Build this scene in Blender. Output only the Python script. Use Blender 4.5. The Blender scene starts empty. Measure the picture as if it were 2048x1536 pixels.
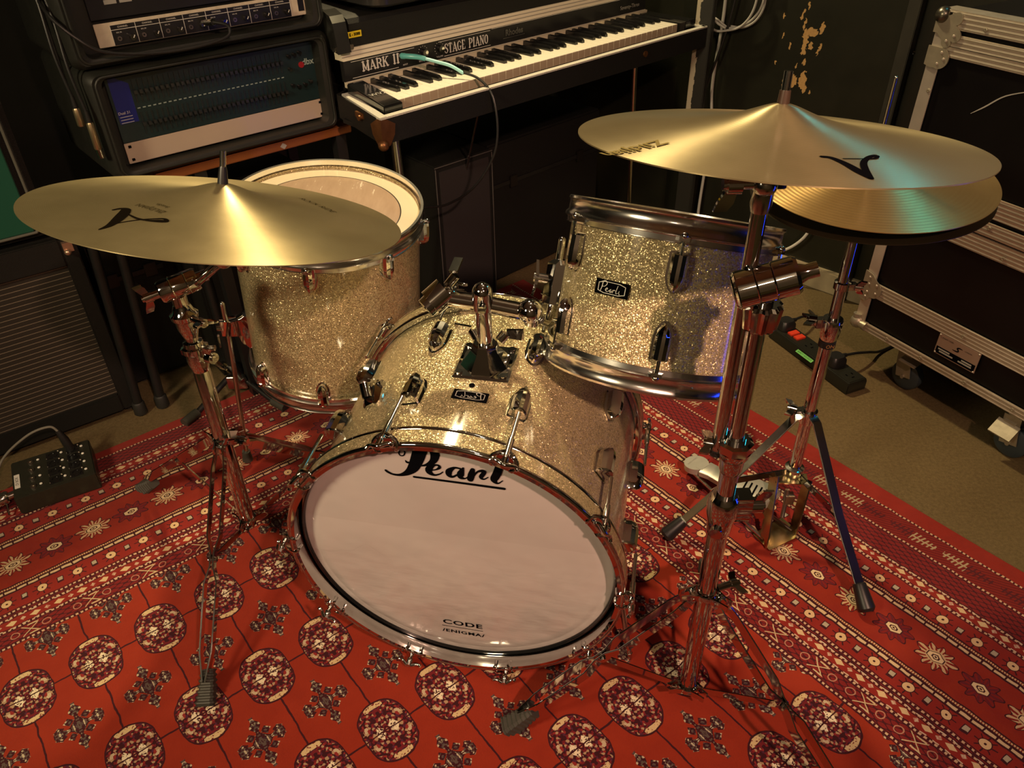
import bpy, bmesh, math, random
from mathutils import Vector, Matrix
PI = math.pi
R = math.radians
V = Vector
sc = bpy.context.scene
col = sc.collection
random.seed(7)

# ------------------------------------------------------------------ camera
cam_d = bpy.data.cameras.new('camera')
cam = bpy.data.objects.new('camera', cam_d)
col.objects.link(cam)
cam_d.sensor_width = 36.0
cam_d.lens = 36.0 * 1560.0 / 2048.0
cam_d.clip_start = 0.02
cam.location = (0, 0, 1.235)
PITCH, ROLL = 0.62984, 0.02371
cam.rotation_euler = (Matrix.Rotation(PI / 2 - PITCH, 3, 'X') @ Matrix.Rotation(-ROLL, 3, 'Z')).to_euler()
sc.camera = cam
sc.view_settings.view_transform = 'Standard'
sc.view_settings.look = 'None'
sc.view_settings.gamma = 1
sc.view_settings.use_curve_mapping = False
sc.view_settings.exposure = -0.12

# ------------------------------------------------------------------ light
world = bpy.data.worlds.new('world')
sc.world = world
world.use_nodes = True
bgn = world.node_tree.nodes['Background']
bgn.inputs[0].default_value = (0.9, 0.75, 0.55, 1)
bgn.inputs[1].default_value = 0.005

def area(name, loc, target, size, power, color, shape='DISK', spread=180):
    l = bpy.data.lights.new(name, 'AREA')
    l.shape = shape
    l.size = size
    l.energy = power
    l.color = color
    l.spread = R(spread)
    o = bpy.data.objects.new(name, l)
    col.objects.link(o)
    o.location = loc
    o.rotation_euler = (V(target) - V(loc)).to_track_quat('-Z', 'Y').to_euler()
    return o

# warm ceiling spotlights: behind the kit, left, right behind the photographer; two small coloured stage lamps
area('ceiling_spot_back', (-0.12, 2.50, 2.36), (-0.05, 1.35, 0.4), 0.15, 32, (1.0, 0.78, 0.42), spread=140)
area('stage_spot_left', (-1.60, -0.40, 1.85), (-0.30, 1.20, 0.35), 0.45, 8.5, (1.0, 0.79, 0.48), spread=70)
area('ceiling_spot_right', (0.75, -0.95, 2.34), (0.20, 0.95, 0.60), 0.10, 7, (1.0, 0.58, 0.40), spread=50)
area('added_spot_middle', (0.15, 0.35, 2.40), (0.0, 0.9, 0.0), 0.08, 2, (1.0, 0.80, 0.58), spread=160)  # added spot, only there to give the chrome more bright points
pl_ = bpy.data.lights.new('fill_lamp', 'POINT'); pl_.energy = 8; pl_.color = (1.0, 0.78, 0.54); pl_.shadow_soft_size = 0.09  # invented fill lamp, brightens the ceiling and front wall behind the camera
po_ = bpy.data.objects.new('fill_lamp', pl_); col.objects.link(po_); po_.location = (-0.3, -1.55, 2.05)
pl2_ = pl_.copy(); pl2_.energy = 3.0; pl2_.shadow_soft_size = 0.06  # second added fill, makes a bright ceiling patch for the chrome to reflect
po2_ = bpy.data.objects.new('fill_lamp', pl2_); col.objects.link(po2_); po2_.location = (0.25, 1.45, 2.22)
area('stage_light_cyan', (1.15, 1.75, 1.65), (0.1, 0.85, 0.6), 0.085, 0.42, (0.02, 0.75, 1.0), spread=100)
bl_ = area('stage_light_blue', (1.42, 0.62, 0.45), (0.2, 0.80, 0.60), 0.05, 0.34, (0.015, 0.05, 1.0), 'RECTANGLE', spread=110)
bl_.data.size_y = 0.55

# ------------------------------------------------------------------ shader helper
class S:
    """a socket or number with arithmetic"""
    def __init__(s, nt, v): s.nt, s.v = nt, v
    def m(s, op, b=None, c=None, a=None, clamp=False):
        n = s.nt.nodes.new('ShaderNodeMath'); n.operation = op; n.use_clamp = clamp
        for i, x in enumerate((s, b, c)):
            if x is None: continue
            if isinstance(x, S): x = x.v
            if isinstance(x, (int, float)): n.inputs[i].default_value = x
            else: s.nt.links.new(x, n.inputs[i])
        return S(s.nt, n.outputs[0])
    def __add__(s, o): return s.m('ADD', o)
    __radd__ = __add__
    def __sub__(s, o): return s.m('SUBTRACT', o)
    def __rsub__(s, o): return S(s.nt, float(o)).m('SUBTRACT', s)
    def __mul__(s, o): return s.m('MULTIPLY', o)
    __rmul__ = __mul__
    def __truediv__(s, o): return s.m('DIVIDE', o)
    def __neg__(s): return s * -1.0
    def abs(s): return s.m('ABSOLUTE')
    def lt(s, o): return s.m('LESS_THAN', o)
    def gt(s, o): return s.m('GREATER_THAN', o)
    def mn(s, o): return s.m('MINIMUM', o)
    def mx(s, o): return s.m('MAXIMUM', o)
    def fl(s): return s.m('FLOOR')
    def fr(s): return s.m('FRACT')
    def sin(s): return s.m('SINE')
    def sq(s): return s.m('SQRT')
    def band(s, a, b): return s.gt(a) * s.lt(b)
    def ping(s, per):            # signed distance to nearest multiple of per
        x = s / per
        return (x - (x + 0.5).fl()) * per

class NT:
    def __init__(s, name):
        s.mat = bpy.data.materials.new(name); s.mat.use_nodes = True
        s.nt = s.mat.node_tree
        s.b = s.nt.nodes['Principled BSDF']
    def node(s, t, **k):
        n = s.nt.nodes.new(t)
        for a, v in k.items(): setattr(n, a, v)
        return n
    def put(s, inp, v):
        if isinstance(v, S): v = v.v
        if isinstance(v, bpy.types.NodeSocket): s.nt.links.new(v, inp)
        else: inp.default_value = v
    def coord(s, which='Object'):
        return s.node('ShaderNodeTexCoord').outputs[which]
    def xyz(s, v):
        n = s.node('ShaderNodeSeparateXYZ'); s.put(n.inputs[0], v)
        return [S(s.nt, o) for o in n.outputs]
    def vec(s, x, y, z=0.0):
        n = s.node('ShaderNodeCombineXYZ')
        for i, q in enumerate((x, y, z)): s.put(n.inputs[i], q)
        return n.outputs[0]
    def noise(s, vec, scale, detail=3, rough=0.5, out='Fac'):
        n = s.node('ShaderNodeTexNoise'); s.put(n.inputs['Vector'], vec)
        n.inputs['Scale'].default_value = scale; n.inputs['Detail'].default_value = detail
        n.inputs['Roughness'].default_value = rough
        return S(s.nt, n.outputs[out])
    def voro(s, vec, scale, feature='F1', out='Distance', rnd=1.0):
        n = s.node('ShaderNodeTexVoronoi', feature=feature); s.put(n.inputs['Vector'], vec)
        n.inputs['Scale'].default_value = scale; n.inputs['Randomness'].default_value = rnd
        return S(s.nt, n.outputs[out])
    def mix(s, f, a, b):
        n = s.node('ShaderNodeMix', data_type='RGBA')
        s.put(n.inputs[0], f); s.put(n.inputs[6], c4(a)); s.put(n.inputs[7], c4(b))
        return S(s.nt, n.outputs[2])
    def ramp(s, f, stops):
        n = s.node('ShaderNodeValToRGB'); s.put(n.inputs[0], f)
        cr = n.color_ramp
        while len(cr.elements) < len(stops): cr.elements.new(0.5)
        for e, (p, c) in zip(cr.elements, stops): e.position = p; e.color = c4(c)
        return S(s.nt, n.outputs[0])
    def bump(s, h, strength=0.3, dist=0.002, normal=None):
        n = s.node('ShaderNodeBump'); s.put(n.inputs['Height'], h)
        n.inputs['Strength'].default_value = strength; n.inputs['Distance'].default_value = dist
        if normal is not None: s.put(n.inputs['Normal'], normal)
        s.put(s.b.inputs['Normal'], n.outputs[0]); return n.outputs[0]
    def set(s, **k):
        for a, v in k.items():
            a = {'base': 'Base Color', 'metal': 'Metallic', 'rough': 'Roughness', 'spec': 'Specular IOR Level', 'coat': 'Coat Weight',
                 'coatr': 'Coat Roughness', 'aniso': 'Anisotropic', 'tan': 'Tangent', 'trans': 'Transmission Weight', 'sheen': 'Sheen Weight',
                 'emit': 'Emission Color', 'es': 'Emission Strength'}[a]
            s.put(s.b.inputs[a], c4(v) if a in ('Base Color', 'Emission Color') and isinstance(v, tuple) else v)
        return s

def c4(c): return (c[0], c[1], c[2], 1.0) if isinstance(c, tuple) and len(c) == 3 else c
def plain(name, c, rough=0.5, metal=0.0, coat=0.0, var=0.0, scale=40, bump=0.0, spec=0.5):
    t = NT(name); t.set(rough=rough, metal=metal, coat=coat, spec=spec, coatr=0.06)
    if var or bump:
        n = t.noise(t.coord(), scale, 4)
        if var: t.set(base=t.mix(n, tuple(x * (1 - var) for x in c), tuple(min(1, x * (1 + var)) for x in c)))
        else: t.set(base=c)
        if bump: t.bump(n, bump, 0.002)
    else: t.set(base=c)
    return t.mat

M = {}
def chrome(name, c, r0, r1):
    t = NT(name); n = t.noise(t.coord(), 18, 2, 0.4)
    t.set(base=c, metal=1.0, rough=n * (r1 - r0) + r0)
    return t.mat
M['chrome'] = chrome('chrome', (0.64, 0.635, 0.62), 0.03, 0.07)
M['chrome_worn'] = chrome('worn_chrome', (0.56, 0.545, 0.51), 0.12, 0.20)
M['hoop'] = chrome('satin_chrome_hoop', (0.78, 0.76, 0.73), 0.15, 0.22)
M['alu'] = plain('brushed_aluminium', (0.66, 0.60, 0.52), 0.42, 0.75, var=0.16, scale=25, bump=0.15)
M['alu_dark'] = plain('aged_zinc', (0.42, 0.38, 0.29), 0.45, 0.7, var=0.2, scale=60, bump=0.2)
M['black'] = plain('black_plastic', (0.012, 0.012, 0.012), 0.38, var=0.3)
M['black_gloss'] = plain('gloss_black', (0.008, 0.008, 0.008), 0.12, coat=0.5, var=0.2)
M['rubber'] = plain('grey_black_rubber', (0.045, 0.043, 0.034), 0.6, var=0.25, scale=80, bump=0.1)
M['tolex'] = plain('black_vinyl_covering', (0.010, 0.010, 0.009), 0.5, var=0.3, scale=700, bump=0.5, spec=0.3)
M['fabric'] = plain('black_nylon', (0.013, 0.014, 0.011), 0.5, var=0.35, scale=30, bump=0.35)
M['ink'] = plain('black_ink', (0.003, 0.003, 0.004), 0.9, spec=0.0)
M['white'] = plain('white_paint', (0.72, 0.70, 0.64), 0.45)
M['cream'] = plain('cream_plastic', (0.78, 0.72, 0.55), 0.3, coat=0.3)
M['grey'] = plain('grey_print', (0.35, 0.34, 0.31), 0.5)
M['steel'] = plain('steel_screw', (0.35, 0.32, 0.27), 0.35, 1.0)

# glitter wrap of the drum shells
def sparkle(name, dark, light, cell, tilt):
    t = NT(name)
    co = t.coord()
    vc = t.voro(co, cell, out='Color')
    wn = t.node('ShaderNodeVectorMath', operation='SUBTRACT'); t.put(wn.inputs[0], vc); wn.inputs[1].default_value = (0.5, 0.5, 0.5)
    ws = t.node('ShaderNodeVectorMath', operation='SCALE'); t.put(ws.inputs[0], wn.outputs[0]); ws.inputs['Scale'].default_value = tilt
    g = t.node('ShaderNodeNewGeometry')
    ad = t.node('ShaderNodeVectorMath', operation='ADD'); t.put(ad.inputs[0], g.outputs['Normal']); t.put(ad.inputs[1], ws.outputs[0])
    nm = t.node('ShaderNodeVectorMath', operation='NORMALIZE'); t.put(nm.inputs[0], ad.outputs[0])
    r, gg, b = t.xyz(vc)
    fine = t.noise(co, 260, 3)
    t.set(base=t.mix(r * 0.7 + fine * 0.3, dark, light), metal=0.62, rough=0.34, coat=0.9, coatr=0.11)
    t.put(t.b.inputs['Normal'], nm.outputs[0])
    t.put(t.b.inputs['Coat Normal'], g.outputs['Normal'])
    return t.mat
M['sparkle'] = sparkle('champagne_sparkle_wrap', (0.20, 0.155, 0.075), (0.84, 0.70, 0.40), 820, 1.05)

# lathed bronze
def bronze(name, c0, c1, rings, ringamp, rough):
    t = NT(name); co = t.coord(); x, y, z = t.xyz(co)
    rad = (x * x + y * y).sq()
    ns = t.noise(co, 9, 5, 0.6)
    fine = t.noise(t.vec(rad * 900.0, x * 3.0, y * 3.0), 1.0, 2)
    t.set(base=t.mix(ns, c0, c1), metal=0.74, rough=ns * 0.10 + rough, aniso=0.75)
    t.b.inputs['Anisotropic Rotation'].default_value = 0.25
    tn = t.node('ShaderNodeTangent', direction_type='RADIAL', axis='Z')
    t.put(t.b.inputs['Tangent'], tn.outputs[0])
    hgt = (rad * rings).sin() * 0.6 + fine * 0.8
    t.bump(hgt, ringamp, 0.0006)
    return t.mat
M['bronze'] = bronze('lathed_bronze', (0.27, 0.22, 0.11), (0.42, 0.35, 0.19), 2600, 0.08, 0.30)
M['bronze_hat'] = bronze('ridged_bronze', (0.28, 0.18, 0.06), (0.44, 0.29, 0.11), 900, 0.30, 0.30)

# ------------------------------------------------------------------ geometry helper
class MB:
    def __init__(s): s.bm = bmesh.new()
    def add(s, vs, fs, mx=None, mi=0):
        vv = [s.bm.verts.new((mx @ V(v)) if mx else V(v)) for v in vs]
        for f in fs:
            try:
                ff = s.bm.faces.new([vv[i] for i in f]); ff.material_index = mi
            except ValueError: pass
        return s
    def box(s, c, size, mx=None, mi=0):
        x, y, z = (q / 2 for q in size); cx, cy, cz = c
        vs = [(cx + a * x, cy + b * y, cz + d * z) for a in (-1, 1) for b in (-1, 1) for d in (-1, 1)]
        return s.add(vs, [(0, 1, 3, 2), (4, 6, 7, 5), (0, 4, 5, 1), (2, 3, 7, 6), (0, 2, 6, 4), (1, 5, 7, 3)], mx, mi)
    def rings(s, rs, closed=False, caps=True, mx=None, mi=0):
        n = len(rs[0]); vs = [p for r in rs for p in r]; fs = []
        m = len(rs)
        for i in range(m if closed else m - 1):
            a, b = i * n, ((i + 1) % m) * n
            for j in range(n):
                k = (j + 1) % n
                fs.append((a + j, a + k, b + k, b + j))
        if caps and not closed:
            fs.append(tuple(range(n))[::-1]); fs.append(tuple(range((m - 1) * n, m * n)))
        return s.add(vs, fs, mx, mi)
    def tube(s, pts, r, seg=14, closed=False, mx=None, caps=True, mi=0):
        pts = [V(p) for p in pts]; n = len(pts); rs = []
        rad = r if isinstance(r, (list, tuple)) else [r] * n
        ref = None
        for i in range(n):
            if closed: t = pts[(i + 1) % n] - pts[i - 1]
            elif i == 0: t = pts[1] - pts[0]
            elif i == n - 1: t = pts[-1] - pts[-2]
            else: t = (pts[i + 1] - pts[i]).normalized() + (pts[i] - pts[i - 1]).normalized()
            if t.length < 1e-9: t = pts[min(i + 1, n - 1)] - pts[max(i - 1, 0)]
            t.normalize()
            if ref is None:
                ref = t.orthogonal().normalized()
            ref = (ref - t * ref.dot(t))
            if ref.length < 1e-6: ref = t.orthogonal()
            ref.normalize(); b = t.cross(ref)
            rs.append([pts[i] + (ref * math.cos(2 * PI * j / seg) + b * math.sin(2 * PI * j / seg)) * rad[i] for j in range(seg)])
        return s.rings(rs, closed, caps, mx, mi)
    def cyl(s, p0, p1, r, seg=24, mx=None, r1=None, mi=0): return s.tube([p0, p1], [r, r if r1 is None else r1], seg, mx=mx, mi=mi)
    def lathe(s, prof, seg=72, mx=None, closed=False, mi=0, a0=0, a1=2 * PI):
        full = abs(a1 - a0 - 2 * PI) < 1e-6
        m = seg if full else seg + 1
        rs = [[(r * math.cos(a0 + (a1 - a0) * i / seg), r * math.sin(a0 + (a1 - a0) * i / seg), z) for r, z in prof] for i in range(m)]
        n = len(prof); vs = [p for q in rs for p in q]; fs = []
        for i in range(seg):
            a, b = i * n, ((i + 1) % m) * n
            for j in range(n if closed else n - 1):
                k = (j + 1) % n
                fs.append((a + j, b + j, b + k, a + k))
        return s.add(vs, fs, mx, mi)
    def ball(s, c, r, seg=20, mx=None, sz=1.0, mi=0):
        prof = [(max(1e-5, r * math.cos(t)), r * sz * math.sin(t)) for t in [-PI / 2 + PI * i / 12 for i in range(13)]]
        return s.lathe(prof, seg, (mx or Matrix()) @ Matrix.Translation(V(c)), mi=mi)
    def strap(s, pts, wd, w, th, mx=None):
        """flat bar along pts; wd = direction of its width"""
        pts = [V(p) for p in pts]; wd = V(wd).normalized(); rs = []
        for i, p in enumerate(pts):
            t = (pts[min(i + 1, len(pts) - 1)] - pts[max(i - 1, 0)]).normalized()
            a = (wd - t * wd.dot(t)).normalized(); b = t.cross(a)
            rs.append([p + a * w / 2 + b * th / 2, p - a * w / 2 + b * th / 2, p - a * w / 2 - b * th / 2, p + a * w / 2 - b * th / 2])
        return s.rings(rs, mx=mx)
    def prism(s, poly, z0, z1, mx=None, mi=0):
        n = len(poly)
        vs = [(x, y, z0) for x, y in poly] + [(x, y, z1) for x, y in poly]
        fs = [tuple(range(n))[::-1], tuple(range(n, 2 * n))] + [(i, (i + 1) % n, n + (i + 1) % n, n + i) for i in range(n)]
        return s.add(vs, fs, mx, mi)
    def stroke(s, pts, z=0.0, mx=None, mi=0, sub=5, fz=None):
        """brush stroke of points (x, y, half width), smoothed, lying at height z (or fz(x, y))"""
        P = []
        for i in range(len(pts) - 1):
            p0, p1, p2, p3 = pts[max(i - 1, 0)], pts[i], pts[i + 1], pts[min(i + 2, len(pts) - 1)]
            for k in range(sub):
                t = k / sub
                P.append(tuple(0.5 * (2 * p1[j] + (p2[j] - p0[j]) * t + (2 * p0[j] - 5 * p1[j] + 4 * p2[j] - p3[j]) * t * t + (3 * p1[j] - p0[j] - 3 * p2[j] + p3[j]) * t ** 3) for j in range(3)))
        P.append(tuple(pts[-1]))
        f = fz or (lambda x, y: z)
        L, Rr = [], []
        for i, (x, y, w) in enumerate(P):
            a, b = P[max(i - 1, 0)], P[min(i + 1, len(P) - 1)]
            tx, ty = b[0] - a[0], b[1] - a[1]; l = math.hypot(tx, ty) or 1
            nx, ny = -ty / l, tx / l
            w = max(w, 1e-4)
            L.append((x + nx * w, y + ny * w, f(x + nx * w, y + ny * w))); Rr.append((x - nx * w, y - ny * w, f(x - nx * w, y - ny * w)))
        n = len(P)
        s.add(L + Rr, [(i, n + i, n + i + 1, i + 1) for i in range(n - 1)], mx, mi)
        for (x, y, w) in (P[0], P[-1]):
            w = max(w, 1e-4)
            s.add([(x + w * math.cos(a), y + w * math.sin(a), f(x + w * math.cos(a), y + w * math.sin(a)) + 1e-5) for a in [2 * PI * k / 10 for k in range(10)]], [tuple(range(10))], mx, mi)
        return s
    def text(s, txt, size, mx, depth=0.0, offset=0.0, sx=1.0, mi=0, align='CENTER', spacing=1.0, fz=None):
        cu = bpy.data.curves.new('t', 'FONT'); cu.body = txt; cu.size = size; cu.offset = offset
        cu.align_x = align; cu.align_y = 'CENTER'; cu.space_character = spacing; cu.resolution_u = 3
        ob = bpy.data.objects.new('t', cu); col.objects.link(ob)
        me = bpy.data.meshes.new_from_object(ob.evaluated_get(bpy.context.evaluated_depsgraph_get()))
        vs = [(v.co.x * sx, v.co.y, fz(v.co.x * sx, v.co.y) if fz else depth) for v in me.vertices]
        s.add(vs, [tuple(p.vertices) for p in me.polygons], mx, mi)
        bpy.data.objects.remove(ob); bpy.data.curves.remove(cu); bpy.data.meshes.remove(me)
        return s
    def build(s, name, mat, parent=None, ang=35, bevel=0.0, W=False, weld=False, label=None):
        me = bpy.data.meshes.new(name)
        if weld: bmesh.ops.remove_doubles(s.bm, verts=s.bm.verts, dist=1e-5)
        if weld or bevel: bmesh.ops.recalc_face_normals(s.bm, faces=s.bm.faces)
        if bevel:
            es = [e for e in s.bm.edges if len(e.link_faces) == 2 and e.calc_face_angle(0) > R(28)]
            bmesh.ops.bevel(s.bm, geom=es, offset=bevel, segments=2, affect='EDGES', clamp_overlap=True)
        s.bm.to_mesh(me); s.bm.free()
        o = bpy.data.objects.new(name, me); col.objects.link(o)
        for m_ in (mat if isinstance(mat, (list, tuple)) else [mat]): me.materials.append(M[m_] if isinstance(m_, str) else m_)
        for p in me.polygons: p.use_smooth = True
        me.set_sharp_from_angle(angle=R(ang))
        if parent is not None:
            if W: me.transform(world_of(parent).inverted())
            o.parent = parent
        if label: o['label'] = label
        return o

def world_of(o):
    m = Matrix.LocRotScale(o.location, o.rotation_euler, None)
    return world_of(o.parent) @ m if o.parent else m
def tag(o, label=None, cat=None, group=None, kind=None):
    if label: o['label'] = label
    if cat: o['category'] = cat
    if group: o['group'] = group
    if kind: o['kind'] = kind
    return o
def thing(name, loc, label, cat, group=None, rot=None):
    o = bpy.data.objects.new(name, None); col.objects.link(o)
    o.location = loc
    if rot is not None: o.rotation_euler = rot
    o.empty_display_size = 0.05
    return tag(o, label, cat, group)
def again(src, parent, mx):
    """another part sharing src's mesh, placed by mx in its parent's frame (with src's own children)"""
    o = src.copy(); col.objects.link(o); o.parent = parent; o.matrix_local = mx
    for ch in list(src.children):
        c = ch.copy(); col.objects.link(c); c.parent = o
    return o
def frame(x, y, z, o=(0, 0, 0)):
    m = Matrix((V(x), V(y), V(z))).transposed().to_4x4(); m.translation = V(o); return m
def axis_frame(n, o=(0, 0, 0), toward=(0, -1, 0)):
    """z = n, x = the part of 'toward' across n"""
    n = V(n).normalized(); x = V(toward); x = (x - n * x.dot(n)).normalized(); return frame(x, n.cross(x), n, o)
def T(x, y, z): return Matrix.Translation((x, y, z))
def RX(a): return Matrix.Rotation(R(a), 4, 'X')
def RY(a): return Matrix.Rotation(R(a), 4, 'Y')
def RZ(a): return Matrix.Rotation(R(a), 4, 'Z')
def bez(pts, n=8):
    """smooth path through pts"""
    out = []
    P = [V(p) for p in pts]
    for i in range(len(P) - 1):
        a, b, c, d = P[max(i - 1, 0)], P[i], P[i + 1], P[min(i + 2, len(P) - 1)]
        for k in range(n):
            t = k / n
            out.append(0.5 * (2 * b + (c - a) * t + (2 * a - 5 * b + 4 * c - d) * t * t + (3 * b - a - 3 * c + d) * t ** 3))
    out.append(P[-1]); return out
def cable(name, pts, r, mat, label, cat='cable', n=10, seg=10):
    b = MB(); b.tube(bez(pts, n), r, seg); return tag(b.build(name, mat, ang=80), label, cat)
# ------------------------------------------------------------------ room shell
E40 = V((0.7660, 0.6428, 0)); N40 = V((0.6428, -0.7660, 0))      # along / out of the back wall
carpet = NT('worn_brown_carpet')
co = carpet.coord(); n1 = carpet.noise(co, 420, 4, 0.7); n2 = carpet.noise(co, 5, 4, 0.6); n3 = carpet.voro(co, 900)
carpet.set(base=carpet.mix((n2 * 0.25 + n1 * 0.35 + carpet.noise(co, 130, 5, 0.75) * 1.1 - 0.35).mx(0.0).mn(1.0), (0.065, 0.045, 0.018), (0.26, 0.19, 0.092)), rough=0.95, spec=0.15)
carpet.bump(n1 + n3, 0.6, 0.003)
b = MB(); b.box((-0.3, 0.7, -0.05), (7.8, 7.6, 0.1)); tag(b.build('floor', carpet.mat), kind='structure')
wallm = plain('black_painted_wall', (0.005, 0.005, 0.004), 0.6, var=0.35, scale=14, bump=0.12, spec=0.2)
ceilm = plain('brown_ceiling', (0.55, 0.47, 0.38), 0.8, var=0.2, scale=6)
# painted board wall with chipped plaster showing through
ch = NT('black_board_with_chipped_paint')
co = ch.coord(); x, y, z = ch.xyz(co)
CH = [(0.115, 0.735, .016, .012), (0.100, 0.700, .007, .030), (0.118, 0.700, .006, .012), (0.095, 0.722, .005, .02), (0.088, 0.752, .004, .016), (0.078, 0.775, .0035, .012), (0.092, 0.80, .004, .011),
      (0.140, 0.748, .006, .015), (0.145, 0.70, .004, .01), (0.14, 0.685, .003, .008), (0.108, 0.655, .005, .009), (0.022, 0.765, .004, .008), (0.03, 0.715, .003, .007), (0.055, 0.69, .0035, .011),
      (0.085, 0.600, .010, .018), (0.112, 0.606, .010, .024), (0.122, 0.585, .006, .012), (0.14, 0.578, .003, .006), (0.02, 0.640, .004, .006), (0.055, 0.59, .003, .01), (0.085, 0.64, .003, .006)]
wob = ch.noise(co, 110, 3); wx = (wob - 0.5) * 0.022
mask = None
for (cx, cz, rx, rz) in CH:
    d = ((x + (-cx) + wx) / rx); e = ((z + (-cz) + wx) / rz)
    q = (d * d + e * e).lt(1.0); mask = q if mask is None else mask.mx(q)
base = ch.mix(ch.noise(co, 12, 4), (0.008, 0.009, 0.006), (0.018, 0.018, 0.011))
ch.set(base=ch.mix(mask, base, ch.mix(ch.noise(co, 200, 2), (0.30, 0.17, 0.055), (0.52, 0.32, 0.12))), rough=mask * 0.4 + 0.33)
ch.bump(ch.noise(co, 60, 3) * 0.3 - mask, 0.3, 0.003)
wr = MB(); wr.box((0, 0, 1.23), (3.4, 0.06, 2.46))
o = wr.build('wall_right', ch.mat, bevel=0); tag(o, kind='structure')
# local x runs toward the camera side along the wall, local -y faces the room
# wall plane x + y = 3.16; local origin px ~1540
o.matrix_world = frame((0.7071, -0.7071, 0), (0.7071, 0.7071, 0), (0, 0, 1), (0.773 + 0.0212, 2.386 + 0.0212, 0))
def wall(name, p, d, ln, mat=wallm):
    d = V(d).normalized(); nrm = V((-d.y, d.x, 0)); m = frame(d, nrm, (0, 0, 1), p)
    q = MB(); q.box((0, 0, 1.23), (ln, 0.08, 2.46)); w = q.build(name, mat); w.matrix_world = m; return tag(w, kind='structure')
wall('wall_back', V((-0.35, 2.92, 0)), E40, 4.6)
wall('wall_left', V((-3.05, 0.9, 0)), V((0.6428, -0.766, 0)), 4.6)
wall('wall_front', V((0.3, -2.2, 0)), V((1, 0.1, 0)), 6.6, plain('brown_front_wall', (0.26, 0.20, 0.15), 0.8))
b = MB(); b.box((-0.3, 0.7, 2.50), (7.8, 7.6, 0.08)); tag(b.build('ceiling', ceilm), kind='structure')
# skirting at the foot of the board wall
b = MB(); b.box((0, -0.032, 0.035), (1.1, 0.03, 0.07))
o = b.build('baseboard_right', plain('grimy_cream_skirting', (0.34, 0.28, 0.18), 0.6, var=0.4, scale=20), bevel=0.004)
o.matrix_world = bpy.data.objects['wall_right'].matrix_world.copy(); o.location += V((0.05, -0.05, 0)); tag(o, kind='structure')
# worn batten at the end of the piano
bat = NT('worn_batten'); co = bat.coord(); x, y, z = bat.xyz(co)
wn = bat.noise(bat.vec(x * 1.0, y, z * 0.35), 60, 4, 0.6)
edge = (x + (wn - 0.5) * 0.030).band(-0.028, -0.010)
bat.set(base=bat.mix(edge * z.gt(0.35), (0.014, 0.014, 0.010), (0.42, 0.38, 0.27)), rough=0.5)
b = MB(); b.box((0, 0, 1.22), (0.05, 0.03, 2.44)); o = b.build('trim_1', bat.mat, bevel=0.002)
o.matrix_world = frame((0.85, -0.527, 0), (0.527, 0.85, 0), (0, 0, 1), (0.590, 2.46, 0)); tag(o, kind='structure')
b = MB(); b.box((0, 0, 1.22), (0.032, 0.03, 2.44)); o = b.build('trim_2', plain('grimy_green_board_edge', (0.020, 0.018, 0.011), 0.6, var=0.6, scale=30), bevel=0.002)
o.matrix_world = frame((0.7071, -0.7071, 0), (0.7071, 0.7071, 0), (0, 0, 1), (1.025, 2.10, 0)); tag(o, kind='structure')

# ------------------------------------------------------------------ rug
RA = R(37.6); RE1 = V((math.cos(RA), math.sin(RA), 0)); RE2 = V((math.sin(RA), -math.cos(RA), 0)); RO = V((-0.853, 1.566, 0))
rug = NT('bokhara_rug_pile')
co = rug.coord(); X, Y, Z_ = rug.xyz(co)
wobn = rug.noise(co, 42, 2)
wv = (wobn - 0.5) * 0.006
U = X + wv; Vv = (-Y) + wv
RED = (0.310, 0.030, 0.010); RED2 = (0.21, 0.012, 0.009); DK = (0.045, 0.006, 0.010); CR = (0.5, 0.36, 0.20); MAR = (0.16, 0.012, 0.018); GRN = (0.30, 0.28, 0.20)
colr = rug.mix(rug.noise(co, 26, 4), RED, (0.240, 0.020, 0.007))
# field lattice
PU, PV = 0.1150, 0.2240
uu = (U + 0.478).ping(PU); vv = (Vv + (-0.612)).ping(PV)
lines = (uu.abs().lt(0.0016)).mx(vv.abs().lt(0.0018))
colr = rug.mix(lines, colr, DK)
def petals(u, v, ru, rv, k=0.0, pw=2.0):
    a = (u / ru).abs().m('POWER', pw); c = (v / rv).abs().m('POWER', pw); return a + c
def knots(u, v, sc_, pal, soft=0.0):
    """mirrored mosaic of knots"""
    vec = rug.vec(u.abs(), v.abs(), 0.0)
    vo = rug.voro(vec, sc_, out='Color'); r, g, b_ = rug.xyz(vo)
    n = rug.node('ShaderNodeValToRGB'); rug.put(n.inputs[0], r); cr = n.color_ramp; cr.interpolation = 'CONSTANT'
    while len(cr.elements) < len(pal): cr.elements.new(0.5)
    for e, (p, c) in zip(cr.elements, pal): e.position = p; e.color = c4(c)
    return S(rug.nt, n.outputs[0])
pal = [(0.0, DK), (0.25, MAR), (0.45, (0.26, 0.024, 0.022)), (0.58, DK), (0.72, (0.40, 0.26, 0.15)), (0.86, (0.52, 0.41, 0.27)), (0.93, (0.08, 0.016, 0.04))]
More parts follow.
